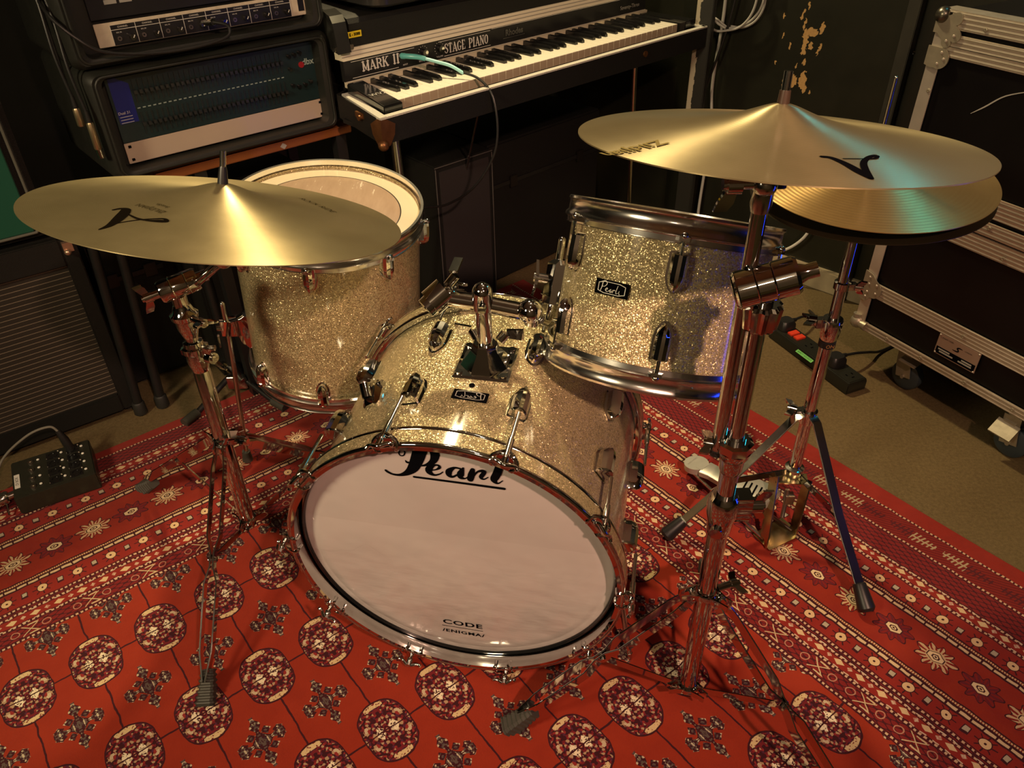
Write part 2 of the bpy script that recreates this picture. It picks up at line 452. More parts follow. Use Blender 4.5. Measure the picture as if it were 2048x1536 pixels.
# scalloped gul: 0.086 wide, 0.105 long
sc_u = (vv * 95.0).sin().abs() * 0.0022; sc_v = (uu * 95.0).sin().abs() * 0.0022
g1 = petals(uu, vv, 0.0425, 0.0590, pw=2.5) + (sc_u + sc_v) * 14.0
kn = knots(uu, vv, 240, pal)
tip = g1.lt(1.0) * vv.abs().gt(0.0465) * uu.abs().lt(0.017)
eye = ((uu.abs() - 0.0125).abs() + (vv.abs() - 0.003).abs() * 0.7).lt(0.0075)
gc = rug.mix(tip, kn, rug.mix(kn_n := rug.noise(co, 300, 2).gt(0.60), (0.62, 0.47, 0.25), MAR))
gc = rug.mix(eye, gc, rug.mix(rug.noise(co, 330, 1).gt(0.58), (0.78, 0.68, 0.48), DK))
gc = rug.mix(((uu.abs() + vv.abs() * 0.8).band(0.004, 0.0065)) + vv.abs().lt(0.0012), gc, DK)
ring = g1.band(0.93, 1.06)
colr = rug.mix(g1.lt(1.06), colr, rug.mix(ring, gc, DK))
# minor star between guls
u2 = (U + 0.478 + PU / 2).ping(PU); v2 = (Vv + (-0.612 + PV / 2)).ping(PV)
ua_, va_ = u2.abs(), v2.abs()
armv = ua_.lt(0.0062 + (va_ * 230.0).sin() * 0.0034) * va_.lt(0.052)
armu = va_.lt(0.0070 + (ua_ * 260.0).sin() * 0.0036) * ua_.lt(0.039)
leaf_ = ((ua_ - 0.0135).abs() + (va_ - 0.0165).abs()).lt(0.0085)
leaf2_ = ((ua_ - 0.030).abs() * 0.7 + (va_ - 0.0085).abs()).lt(0.0065)
cross_ = armv.mx(armu).mx(leaf_).mx(leaf2_)
inner_tri = (U).lt(0.60) 
kn2 = knots(u2, v2, 330, [(0.0, DK), (0.30, (0.10, 0.07, 0.06)), (0.5, (0.24, 0.20, 0.14)), (0.60, DK), (0.80, (0.50, 0.42, 0.29)), (0.90, (0.05, 0.02, 0.03))])
colr = rug.mix(cross_, colr, kn2)

# border: t = distance inward, s = position along
def border(cur, t, s, L, on):
    """L: dict of band centres"""
    c = rug.mix(rug.noise(co, 30, 3), (0.215, 0.015, 0.012), (0.275, 0.020, 0.011))
    def ov(cur_, mask_, colour): return rug.mix(mask_, cur_, colour)
    # dense crimson grounds with fine diagonal lattice
    dia = ((s * 130.0 + t * 260.0).sin().abs() * (s * 130.0 - t * 260.0).sin().abs())
    fine = rug.mix(dia.lt(0.22), (0.19, 0.013, 0.013), (0.060, 0.006, 0.010))
    for a_, b_ in L['dense']: c = ov(c, t.band(a_, b_), fine)
    for a_, b_ in L['star_g']: c = ov(c, t.band(a_, b_), rug.mix(rug.noise(co, 26, 3), RED, RED2))
    # fine lines
    dash = (s / 0.0085).fr().lt(0.55)
    for p in L['line']:
        c = ov(c, (t - p).abs().lt(0.0022), rug.mix(dash, DK, (0.55, 0.38, 0.24)))
        c = ov(c, ((t - p).abs() - 0.0040).abs().lt(0.0010), DK)
    # double cream stripes
    for p in L['stripe']:
        q = t - p
        c = ov(c, q.abs().lt(0.0115), DK)
        c = ov(c, (q - 0.0045).abs().lt(0.0030), rug.mix((s / 0.021).fr().lt(0.85), DK, (0.62, 0.46, 0.27)))
        c = ov(c, (q + 0.0058).abs().lt(0.0022), rug.mix((s / 0.0042).fr().lt(0.62), RED2, (0.60, 0.40, 0.20)))
    # rows of small cream lozenges
    for p, per in L['oval']:
        so = s.ping(per); q = (t - p)
        c = ov(c, (so.abs() / 0.0105 + q.abs() / 0.0068).lt(1.0), (0.62, 0.45, 0.25))
        s2 = (s + per / 2).ping(per)
        c = ov(c, (s2.abs() + q.abs()).lt(0.0052), rug.mix(rug.noise(co, 250, 1).gt(0.5), (0.45, 0.2, 0.15), (0.55, 0.40, 0.28)))
        s3 = s.ping(per / 2)
        c = ov(c, (q.abs() - 0.0125).abs().lt(0.0012) * s3.abs().lt(0.005), (0.60, 0.45, 0.32))
    # rows of cream rosettes with dark rays, small grey pots between
    for p, per, ph in L['flower']:
        so = (s + ph).ping(per); q = (t - p); r2 = (so * so + q * q).sq()
        ray = ((so * 900.0 / 4).sin().abs().gt(0.55)) * r2.lt(0.0185) * q.abs().gt(0.003)
        rayd = (so.abs() - q.abs()).abs().lt(0.0016) + so.abs().lt(0.0012) + q.abs().lt(0.0012)
        c = ov(c, rayd * r2.lt(0.0185), DK)
        c = ov(c, r2.lt(0.0108), DK)
        c = ov(c, r2.lt(0.0092), (0.66, 0.46, 0.25))
        c = ov(c, r2.lt(0.0022), DK)
        s2 = (s + ph + per / 2).ping(per)
        c = ov(c, (s2.abs().lt(0.0062)) * q.abs().lt(0.0085), DK)
        c = ov(c, (s2.abs().lt(0.0045)) * q.band(-0.007, 0.003), (0.42, 0.36, 0.26))
    # star medallions, every other one dark
    p, per, ph = L['star']
    so = (s + ph).ping(per); k = ((s + ph) / per + 0.5).fl(); alt = (k / 2.0).fr().gt(0.25); q = (t - p)
    r2 = (so * so * 0.82 + q * q * 1.35).sq()
    th = q.m('ARCTAN2', so); tee = (th * 9.0).sin() * 0.0055
    body = (r2 + tee).lt(0.0275)
    warm = rug.mix(alt, (0.55, 0.38, 0.21), (0.13, 0.012, 0.02))
    thin = rug.mix((th * 18.0).sin().gt(0.1) * r2.gt(0.016), warm, RED2)
    c = ov(c, (r2 + tee).lt(0.030), DK); c = ov(c, body, thin)
    hexd = (so.abs() * 0.8).mx(so.abs() * 0.5 + q.abs())
    c = ov(c, hexd.lt(0.0125), DK); c = ov(c, hexd.lt(0.0110), (0.70, 0.54, 0.32)); c = ov(c, hexd.band(0.004, 0.0062), DK)
    c = ov(c, hexd.lt(0.002), DK)
    # running vine crosses by the field
    p, per = L['vine']
    so = s.ping(per); q = t - p
    c = ov(c, ((so - q * 1.1).abs().lt(0.0016) + (so + q * 1.3).abs().lt(0.0016) + ((q.abs() - 0.012).abs().lt(0.0015)) * so.band(-0.004, 0.013)) * q.abs().lt(0.0135) * so.abs().lt(0.016), (0.55, 0.42, 0.24))
    c = ov(c, ((so.abs() - 0.028) * (so.abs() - 0.028) + q * q).sq().band(0.006, 0.008), (0.42, 0.20, 0.13))
    if 'tree' in L:
        p, per = L['tree']; so = s.ping(per); q = t - p
        c = ov(c, t.band(p - 0.028, p + 0.028), rug.mix(((s + t * 2.0) * 420.0).sin().gt(0.2), (0.20, 0.014, 0.010), (0.13, 0.007, 0.007)))
        leaf = ((so * 700.0 + q * 160.0).sin().gt(0.35)) * q.abs().lt(0.015 - so.abs() * 0.15)
        c = ov(c, (leaf.mx(q.abs().lt(0.0016))) * so.abs().lt(0.05), rug.mix((s / per).fl().m('MODULO', 2.0).abs(), (0.40, 0.30, 0.18), (0.08, 0.008, 0.012)))
    c = ov(c, t.lt(L['edge']), rug.mix(rug.noise(co, 60, 3), (0.285, 0.020, 0.010), (0.215, 0.014, 0.008)))
    return rug.mix(on, cur, c)
tb = Vv; tr = 1.137 - U
LB = dict(dense=[(0.036, 0.084), (0.108, 0.130), (0.392, 0.402), (0.436, 0.482)], star_g=[(0.20, 0.322)], line=[0.032, 0.083, 0.122, 0.394, 0.407, 0.437, 0.478], stripe=[0.190, 0.331], oval=[(0.097, 0.0425), (0.422, 0.0425)],
          flower=[(0.155, 0.0690, 0.126), (0.365, 0.0662, 0.135)], star=(0.262, 0.0795, 0.116), vine=(0.458, 0.110), edge=0.029)
LR = dict(dense=[(0.116, 0.178), (0.442, 0.452), (0.475, 0.530)], star_g=[(0.276, 0.378)], line=[0.048, 0.111, 0.178, 0.205, 0.440, 0.452, 0.480, 0.522], stripe=[0.265, 0.388], oval=[(0.189, 0.0405), (0.463, 0.0405)],
          flower=[(0.236, 0.0633, -0.0080), (0.415, 0.0658, 0.0180)], star=(0.323, 0.0805, 0.0500), vine=(0.500, 0.090), tree=(0.080, 0.115), edge=0.045)
useR = (tr - 0.05).lt(tb)
colr = border(colr, tb, U, LB, tb.lt(0.482))
colr = border(colr, tr, Vv, LR, tr.lt(0.528) * useR)
hs = rug.noise(co, 900, 2)
fz = rug.node('ShaderNodeMix', data_type='RGBA', blend_type='MULTIPLY'); fz.inputs[0].default_value = 0.55
rug.put(fz.inputs[6], colr); rug.put(fz.inputs[7], rug.mix(hs, (0.55, 0.5, 0.5), (1.25, 1.2, 1.15)))
rug.set(base=S(rug.nt, fz.outputs[2]), rough=0.9, spec=0.12, sheen=0.12)
rug.bump(hs * 0.8 + rug.noise(co, 60, 3), 0.35, 0.004)
b = MB(); W0, W1, D0, D1 = -1.5, 1.137, 0.0, 2.4
nx, ny = 60, 50
vs = []; rnd = random.Random(3)
for j in range(ny + 1):
    for i in range(nx + 1):
        x = W0 + (W1 - W0) * i / nx; y = -(D0 + (D1 - D0) * j / ny)
        wx_ = (0.006 * math.sin(y * 5.0) if i == nx else 0); wy_ = (0.005 * math.sin(x * 7.0) if j == 0 else 0)
        vs.append((x + wx_, y + wy_, 0.0075 + 0.0008 * math.sin(x * 9) * math.sin(y * 8)))
fs = [(j * (nx + 1) + i, j * (nx + 1) + i + 1, (j + 1) * (nx + 1) + i + 1, (j + 1) * (nx + 1) + i) for j in range(ny) for i in range(nx)]
fs = [f[::-1] for f in fs]
b.add(vs, fs)
n0 = len(vs)
edge_ids = [i for i in range(nx + 1)] + [(j + 1) * (nx + 1) - 1 for j in range(1, ny + 1)]
b.bm.verts.ensure_lookup_table()
ec = [b.bm.verts[i].co.copy() for i in edge_ids]
low = [b.bm.verts.new((c_.x, c_.y, 0.0005)) for c_ in ec]
b.bm.verts.ensure_lookup_table()
ev = [b.bm.verts[i] for i in edge_ids]
for k in range(len(edge_ids) - 1): b.bm.faces.new([ev[k], low[k], low[k + 1], ev[k + 1]])
o = b.build('rug', rug.mat, ang=60)
o.matrix_world = frame(RE1, -RE2, (0, 0, 1), RO)
tag(o, 'large red patterned wool rug with cream and dark medallions under the drum kit', 'rug')
# ------------------------------------------------------------------ drum hardware, built once and shared
def lug_mb(w=0.024, l=0.060, d=0.020, point=1.0):
    """casket lug: pointed end at +y, blunt end at -y, standing off the shell along +z"""
    b = MB(); rs = []
    prof = [(-0.5, 0.86, 0.80), (-0.47, 1.0, 0.96), (-0.1, 1.0, 1.0), (0.12, 1.0, 1.0), (0.30, 0.80, 0.94), (0.42, 0.50, 0.80), (0.5, 0.16, 0.55)]
    for y, k, h in prof:
        a = w / 2 * k; hh = d * h; rs.append([(-a, y * l, -0.003), (-a, y * l, hh * 0.50), (-a * 0.72, y * l, hh * 0.80), (-a * 0.22, y * l, hh), (a * 0.22, y * l, hh), (a * 0.72, y * l, hh * 0.80), (a, y * l, hh * 0.50), (a, y * l, -0.003)])
    b.rings(rs)
    # thin flange round the foot
    fl = []
    for y, k, h in [(-0.54, 1.0, 0), (-0.50, 1.14, 0), (0.12, 1.16, 0), (0.32, 0.95, 0), (0.46, 0.60, 0), (0.55, 0.15, 0)]:
        a = w / 2 * k * 1.06; fl.append([(-a, y * l, -0.004), (-a, y * l, 0.0015), (a, y * l, 0.0015), (a, y * l, -0.004)])
    b.rings(fl)
    return b

def stick(b, pts, r, seg=14): b.tube(pts, r, seg); return b

def wing_mb(span=0.040, r=0.0036, hgt=0.012):
    """wing nut: cylinder boss along z with two flat ears in x"""
    b = MB(); b.cyl((0, 0, 0), (0, 0, hgt), r * 1.9, 16); b.cyl((0, 0, hgt), (0, 0, hgt + 0.004), r * 1.2, 12)
    for s in (-1, 1):
        b.rings([[(s * r * 1.2, -0.003, hgt * .2), (s * r * 1.2, 0.003, hgt * .2), (s * r * 1.2, 0.003, hgt), (s * r * 1.2, -0.003, hgt)],
                 [(s * span * .35, -0.0022, hgt * .35), (s * span * .35, 0.0022, hgt * .35), (s * span * .35, 0.0022, hgt * 1.5), (s * span * .35, -0.0022, hgt * 1.5)],
                 [(s * span * .5, -0.0016, hgt * .75), (s * span * .5, 0.0016, hgt * .75), (s * span * .5, 0.0016, hgt * 1.7), (s * span * .5, -0.0016, hgt * 1.7)]])
    return b
def badge_mb():
    b = MB()
    w, h = 0.0265, 0.0105
    b.prism([(-w, -h), (w, -h), (w, h), (-w, h)], 0, 0.0012, mi=0)
    o = [(-w * .82, -h * .55), (-w * .45, -h * .80), (w * .45, -h * .80), (w * .82, -h * .55), (w * .82, h * .55), (w * .45, h * .80), (-w * .45, h * .80), (-w * .82, h * .55)]
    n = len(o)
    b.add([(x, y, 0.0016) for x, y in o] + [(x * .95, y * .90, 0.0016) for x, y in o], [(i, (i + 1) % n, n + (i + 1) % n, n + i) for i in range(n)], mi=1)
    s = 0.00125
    L = [[(-12, 5, .8), (-12.5, 0, .8), (-14, -5, .6)], [(-14, 5, .5), (-9, 6.5, .8), (-6.5, 4, .8), (-9, 1, .5), (-12, .5, .4)],
         [(-8, -2.5, .4), (-5, -1.2, .6), (-6, -.2, .5), (-7.5, -2.5, .8), (-5, -4, .4), (-3, -2.5, .3)], [(-.5, -1, .5), (-2.5, -2.5, .8), (-1.2, -4, .5), (0, -2, .4), (0, -4, .6), (1.5, -2.5, .3)],
         [(2, -1, .5), (2, -4, .6)], [(2, -2, .4), (4, -.8, .5), (4.6, -1.5, .5)], [(7.5, 4, .5), (6, -2, .6), (6.5, -4, .5), (8.5, -3, .3)], [(10, -1, .4), (9.5, -3, .5), (11, -4, .4), (9.6, -4.6, .3)], [(-7, -5.6, .35), (3, -5.6, .35), (8, -5.6, .3)]]
    for st in L: b.stroke([(x * s, y * s * 1.1, ww * s * .62) for x, y, ww in st], 0.0017, mi=1)
    return b

# ------------------------------------------------------------------ bass drum (axis z = toward the photographer, y up)
BC = V((-0.1008, 0.8078, 0.288)); BN = V((-0.2118, -0.9761, -0.0470)).normalized()
BX = V((0.9772, -0.2123, 0)).normalized(); BY = BN.cross(BX)
bass = thing('bass_drum', (0, 0, 0), 'champagne sparkle bass drum lying on its side with a pinkish white front head', 'drum', 'the three champagne sparkle drums of the kit')
bass.rotation_euler = frame(BX, BY, BN).to_euler(); bass.location = BC
RS, RH, DEP = 0.254, 0.2665, 0.388
b = MB(); b.lathe([(RS, -0.036), (RS, -DEP + 0.036)], 128); b.build('shell', 'sparkle', bass)
b = MB(); b.lathe([(RS - 0.006, -0.040), (RS - 0.006, -DEP + 0.040)], 96); b.build('shell_lining', plain('bare_wood_lining', (0.30, 0.2, 0.12), 0.7), bass)
def ring_bead(b, r, z, rr): b.lathe([(r + rr * math.cos(t), z + rr * math.sin(t)) for t in [2 * PI * i / 10 for i in range(10)]], 144, closed=True)
def bass_hoop(z0, z1, nm):
    b = MB(); b.lathe([(RH - 0.0105, z0), (RH, z0), (RH, z1), (RH - 0.0105, z1)], 144, closed=True)
    ring_bead(b, RH - 0.002, z0 + 0.003 * (1 if z1 > z0 else -1), 0.0042); ring_bead(b, RH - 0.002, z1 - 0.003 * (1 if z1 > z0 else -1), 0.0042)
    o = b.build(nm, 'chrome', bass, ang=50)
    b = MB(); b.lathe([(RH + 0.0009, z0 + 0.0065), (RH + 0.0009, z1 - 0.0065)], 144); b.build('hoop_inlay', 'sparkle', o)
bass_hoop(-0.038, 0.0, 'front_hoop'); bass_hoop(-DEP, -DEP + 0.038, 'rear_hoop')
# front head with collar and print
hm = NT('smooth_white_drum_film'); co = hm.coord(); x, y, z = hm.xyz(co)
cre = hm.noise(hm.vec(x, y, z), 5.5, 3, 0.5); st = hm.noise(hm.vec(x * 3.0, y * 9.0), 3.0, 4)
hm.set(base=hm.mix(cre, (0.37, 0.335, 0.325), (0.47, 0.43, 0.415)), rough=0.26, coat=0.8, coatr=0.10)
cr2 = ((cre - 0.5).abs().lt(0.006)) * y.lt(0.02)
low_ = (0.06 - y).mx(0.0).mn(0.20) * 5.0
hm.bump(cre * (low_ * 3.0 + 0.8) + st * low_ * 0.5 - cr2 * low_ * 0.10, 0.55, 0.010)
b = MB(); b.lathe([(0.0001, -0.024), (0.12, -0.024), (0.222, -0.0242), (0.234, -0.0245), (0.240, -0.0275), (0.2465, -0.0255), (0.2505, -0.029)], 128); head = b.build('front_head', hm.mat, bass, ang=60)
b = MB(); b.lathe([(0.2495, -0.0275), (0.2515, -0.0235), (0.2535, -0.0235), (0.2550, -0.030)], 128); b.build('head_rim', 'black_gloss', head)
b = MB(); b.lathe([(0.2562, -0.036), (0.2562, -0.004), (0.2580, -0.001)], 128); b.build('hoop_lining', 'chrome_worn', head)
b = MB(); b.lathe([(0.0001, -DEP + 0.012), (0.254, -DEP + 0.012)], 96); b.build('rear_head', 'white', bass)
PEARL =  [[(-0.0325, 0.2355, 0.0105), (-0.0379, 0.2181, 0.0099), (-0.0465, 0.1974, 0.0083), (-0.0561, 0.1854, 0.0053), (-0.068, 0.1784, 0.0027), (-0.0792, 0.1775, 0.002), (-0.0871, 0.1811, 0.0023), (-0.0899, 0.1839, 0.002)], [(-0.027, 0.2368, 0.0029), (-0.0156, 0.2359, 0.0063), (-0.0121, 0.2271, 0.0068), (-0.0159, 0.2146, 0.0051), (-0.0248, 0.2064, 0.0028), (-0.0333, 0.2025, 0.0015)], [(-0.0562, 0.2242, 0.0011), (-0.058, 0.2198, 0.0011), (-0.0614, 0.2176, 0.0011), (-0.0643, 0.2188, 0.0011), (-0.0651, 0.2227, 0.0011), (-0.0633, 0.2271, 0.0011), (-0.0599, 0.2292, 0.0011), (-0.057, 0.2281, 0.0011), (-0.0562, 0.2242, 0.0011)], [(-0.057, 0.209, 0.0009), (-0.0546, 0.2057, 0.002), (-0.0472, 0.2075, 0.0011)], [(-0.0256, 0.1948, 0.0013), (-0.0139, 0.198, 0.0013), (-0.0075, 0.2034, 0.0024), (-0.0091, 0.2075, 0.0019), (-0.0154, 0.2065, 0.0022), (-0.023, 0.1989, 0.0052), (-0.0234, 0.1915, 0.0048), (-0.0167, 0.187, 0.0022), (-0.0083, 0.1904, 0.0013), (-0.0033, 0.1954, 0.0009)], [(0.0234, 0.2062, 0.0017), (0.0146, 0.2067, 0.0021), (0.0063, 0.199, 0.0047), (0.0056, 0.1911, 0.0043), (0.0104, 0.188, 0.0022), (0.018, 0.1937, 0.0015)], [(0.0274, 0.2081, 0.0017), (0.0231, 0.197, 0.0052), (0.0225, 0.1896, 0.0043), (0.0283, 0.1876, 0.0015), (0.034, 0.1928, 0.0009)], [(0.0411, 0.2073, 0.0034), (0.0387, 0.1972, 0.0051), (0.0363, 0.1875, 0.0048)], [(0.0421, 0.1954, 0.0013), (0.048, 0.2044, 0.0017), (0.0552, 0.2073, 0.003), (0.0571, 0.204, 0.0034), (0.0524, 0.1947, 0.0032), (0.0561, 0.191, 0.0015), (0.0625, 0.196, 0.0009)], [(0.0791, 0.218, 0.0058), (0.0751, 0.2035, 0.0061), (0.0711, 0.1924, 0.0053), (0.0761, 0.1862, 0.0017), (0.0834, 0.1928, 0.0008)], [(-0.0478, 0.1779, 0.002), (0.0195, 0.1777, 0.0022), (0.0851, 0.1769, 0.0024)]]
b = MB()
zf = lambda x, y: -0.0114 if math.hypot(x, y) < 0.228 else -0.0112
for k, st_ in enumerate(PEARL): b.stroke(st_, fz=lambda x, y, k=k: -0.0233 + k * 0.00002)
b.build('printed_logo', 'ink', head)
b = MB(); b.text('CODE', 0.0165, T(-0.0005, -0.1720, -0.0233), sx=1.45, spacing=1.1, offset=0.0004)
b.add([(-0.0375, -0.1845, -0.0233), (0.0350, -0.1845, -0.0233), (0.0350, -0.1830, -0.0233), (-0.0375, -0.1830, -0.0233)], [(0, 1, 2, 3)])
b.text('/ENIGMA/', 0.0115, T(-0.0005, -0.1975, -0.0233), sx=1.35, spacing=1.15, offset=0.0003)
b.build('printed_text', 'ink', head)
# lugs, rods, claws
lugm = lug_mb(0.027, 0.058, 0.023); lug_b = None; rod_b = None
ANG = [-2 + 36 * k for k in range(10)]
def bass_rod_mb():
    # local: z = along drum axis (+ = front), x = tangential, y = radial
    b = MB(); b.cyl((0, 0, -0.086), (0, 0, 0.012), 0.0030, 12); b.cyl((0, 0, -0.030), (0, 0, 0.004), 0.0048, 14); b.ball((0, 0, 0.014), 0.0055, 14)
    return b
def claw_mb():
    b = MB()
    for s in (-1, 1):
        b.tube(bez([(0, 0.001, -0.006), (s * 0.010, 0.000, 0.000), (s * 0.018, -0.008, 0.003), (s * 0.016, -0.018, 0.006), (s * 0.012, -0.022, 0.003), (s * 0.012, -0.023, -0.006)], 5), 0.0032, 10)
    b.box((0, -0.006, 0.0), (0.024, 0.010, 0.006))
    return b
def thandle_mb():
    b = MB(); b.tube(bez([(-0.021, -0.002, 0.003), (-0.014, 0.001, 0.0), (0, 0.003, 0.006), (0.014, 0.001, 0.0), (0.021, -0.002, 0.003)], 6), [0.0016] + [0.003] * 23 + [0.0016], 12)
    b.cyl((0, 0.001, -0.006), (0, 0.001, 0.008), 0.0055, 16, r1=0.004)
    return b
proto = {}
for a in ANG:
    for side in (1, -1):
        ca, sa = math.cos(R(a)), math.sin(R(a))
        rad = V((ca, sa, 0)); tan = V((-sa, ca, 0))
        zl = -0.132 if side > 0 else -0.262
        # lug: local z radial, local y points away from the hoop
        ydir = V((0, 0, -1)) * side
        m = frame(ydir.cross(rad), ydir, rad, rad * (RS + 0.0008) + V((0, 0, zl)))
        mr = frame(tan, rad, V((0, 0, 1)) , rad * (RH + 0.0115) + V((0, 0, -0.006))) if side > 0 else frame(tan, rad, V((0, 0, 1)), rad * (RH + 0.0115) + V((0, 0, -DEP + 0.006))) @ Matrix.Scale(-1, 4, (0, 0, 1))
        if not proto:
            proto['lug'] = lug_mb(0.027, 0.058, 0.024).build('lug', 'chrome', bass, ang=25); proto['lug'].matrix_local = m
            proto['rod'] = bass_rod_mb().build('tension_rod', 'chrome_worn', bass); proto['rod'].matrix_local = mr
            c_ = claw_mb().build('claw', 'chrome', proto['rod']); h_ = thandle_mb().build('handle', 'chrome', proto['rod']); h_.location = (0, 0, 0.016)
        else:
            again(proto['lug'], bass, m)
            if side > 0 or sa > -0.2: again(proto['rod'], bass, mr)
badge = badge_mb().build('badge', ['ink', 'grey'], bass, label='small black badge printed upside down to the viewer')
ab = R(86.5); rad = V((math.cos(ab), math.sin(ab), 0)); badge.matrix_local = frame(V((-math.sin(ab), math.cos(ab), 0)), V((0, 0, -1)) * -1 * -1, rad, rad * (RS + 0.0008) + V((0, 0, -0.125)))
b = MB(); b.cyl((0, 0, -0.001), (0, 0, 0.0006), 0.0045, 16); o = b.build('vent_hole', 'ink', bass); o.matrix_local = frame(V((1, 0, 0)), V((0, 0, -1)), V((0, 1, 0)), V((0.012, RS + 0.0006, -0.150)))
# spur bracket on the left flank and spur legs below
def spur_bracket():
    b = MB(); rs = []
    for y, a, h in [(-0.026, 0.012, 0.006), (-0.022, 0.017, 0.008), (0.0, 0.020, 0.020), (0.014, 0.020, 0.020), (0.026, 0.015, 0.006)]:
        rs.append([(-a, y, -0.003), (-a, y, h * .5), (-a * .6, y, h), (a * .6, y, h), (a, y, h * .5), (a, y, -0.003)])
    b.rings(rs); b.cyl((0, -0.018, 0.014), (0, -0.002, 0.030), 0.0085, 16); b.cyl((-0.020, 0.006, 0.014), (0.022, 0.006, 0.014), 0.006, 14)
    return b
sp = None
for a, s in ((124, 1), (56, -1)):
    rad = V((math.cos(R(a)), math.sin(R(a)), 0))
    m = frame(V((0, 0, 1)).cross(rad) * -1, V((0, 0, -1)), rad, rad * (RS + 0.001) + V((0, 0, -0.150 if s > 0 else -0.20)))
    if s > 0: sp = spur_bracket().build('spur_bracket', 'chrome', bass, ang=25); sp.matrix_local = m
for s in (-1, 1):
    b = MB(); b.tube([(s * 0.236, -0.09, -0.17), (s * 0.262, -0.18, -0.125), (s * 0.285, -0.274, -0.085)], 0.005, 12); b.cyl((s * 0.285, -0.274, -0.085), (s * 0.289, -0.287, -0.079), 0.006, 12, r1=0.002)
    b.box((s * 0.238, -0.09, -0.17), (0.03, 0.035, 0.035)); b.build('spur', 'chrome_worn', bass)

# tom mount on top of the shell: plate, post, cross arm
mount = MB()
pm = frame(V((0.998, 0, 0)), V((0, 0, -1)), V((0, 1, 0)), V((0.021, RS + 0.0, -0.205)))
pl = 0.044
mount.rings([[(-pl, -pl * 1.0, -0.006), (pl, -pl, -0.006), (pl, pl, -0.006), (-pl, pl, -0.006)], [(-pl, -pl, 0.003), (pl, -pl, 0.003), (pl, pl, 0.003), (-pl, pl, 0.003)],
             [(-pl * .93, -pl * .93, 0.006), (pl * .93, -pl * .93, 0.006), (pl * .93, pl * .93, 0.006), (-pl * .93, pl * .93, 0.006)]], mx=pm)
def octo(r, z, k=0.41): return [(r * math.cos(R(22.5 + 45 * i)), r * math.sin(R(22.5 + 45 * i)), z) for i in range(8)]
mount.rings([octo(0.040, 0.005), octo(0.036, 0.012), octo(0.022, 0.030), octo(0.019, 0.040), octo(0.017, 0.042)], mx=pm)
for sx in (-1, 1):
    for sy in (-1, 1): mount.cyl((sx * pl * .78, sy * pl * .78, 0.005), (sx * pl * .78, sy * pl * .78, 0.009), 0.0055, 14, mx=pm)
mo = mount.build('tom_mount', 'chrome', bass, ang=25)
def mt(x, y, z): return pm @ V((x, y, z))
b = MB(); b.cyl(mt(0, 0, 0.03), mt(0, 0.004, 0.108), 0.0120, 28); b.cyl(mt(0, 0.004, 0.100), mt(0, 0.004, 0.128), 0.0150, 28)
b.ball(mt(0, 0.004, 0.128), 0.0150, 24, sz=1.0); b.cyl(mt(0.004, -0.012, 0.112), mt(0.004, -0.020, 0.112), 0.006, 14)
b.build('post', 'chrome', mo)
b = MB(); b.tube([mt(-0.062, 0.006, 0.112), mt(0, 0.010, 0.104), mt(0.070, 0.008, 0.096)], 0.0125, 24); b.build('cross_arm', 'chrome', mo)
b = MB(); b.cyl(mt(-0.078, -0.002, 0.105), mt(-0.058, 0.014, 0.120), 0.021, 24); b.cyl(mt(-0.084, -0.010, 0.100), mt(-0.076, -0.002, 0.106), 0.016, 24); b.ball(mt(-0.052, 0.010, 0.112), 0.014, 18)
b.cyl(mt(-0.056, 0.018, 0.125), mt(-0.044, 0.024, 0.140), 0.007, 14); b.box((0, 0, 0), (0.013, 0.004, 0.034), mx=T(*mt(-0.043, 0.026, 0.156)) @ RX(5)); b.build('arm_joint', 'chrome', mo, bevel=0)
b = MB(); b.ball(mt(0.070, 0.004, 0.102), 0.0185, 20); b.cyl(mt(0.072, 0.004, 0.082), mt(0.074, 0.004, 0.100), 0.012, 20); b.build('arm_joint', 'chrome', mo)
for s, r_ in ((-1, -25), (1, 20)):
    b = MB(); b.cyl(mt(s * 0.018, 0.024, 0.030), mt(s * 0.026, 0.030, 0.040), 0.0085, 16); b.rings([[(0, -0.007, -0.0025), (0, 0.007, -0.0025), (0, 0.007, 0.0025), (0, -0.007, 0.0025)], [(0.026, -0.010, -0.002), (0.026, 0.010, -0.002), (0.026, 0.010, 0.002), (0.026, -0.010, 0.002)]], mx=T(*mt(s * 0.028, 0.030, 0.040)) @ RY(180 * (s < 0)) @ RZ(0))
    b.build('wing_bolt', 'chrome', mo)

# ------------------------------------------------------------------ toms
def tom_hoop(b, r, z, s):
    """pressed steel hoop; s = +1 top, -1 bottom; z = outer edge height"""
    pr_ = [(r - 0.007, 0.0), (r - 0.002, 0.0005), (r - 0.0005, -0.003), (r - 0.003, -0.006), (r - 0.003, -0.020), (r + 0.0005, -0.023), (r + 0.0015, -0.027), (r - 0.001, -0.029), (r - 0.003, -0.030), (r - 0.0035, -0.037), (r - 0.002, -0.038), (r - 0.0065, -0.038)]
    b.lathe([(a, z + s * q) for a, q in pr_], 128, closed=True)
def ear_mb():
    b = MB(); b.rings([[(-0.011, -0.004, -0.003), (0.011, -0.004, -0.003), (0.011, -0.004, 0.003), (-0.011, -0.004, 0.003)], [(-0.007, 0.010, -0.003), (0.007, 0.010, -0.003), (0.007, 0.010, 0.003), (-0.007, 0.010, 0.003)]])
    b.ball((0, 0.0065, 0.004), 0.0052, 12); b.cyl((0, 0.0065, -0.030), (0, 0.0065, 0.003), 0.0026, 10)
    return b
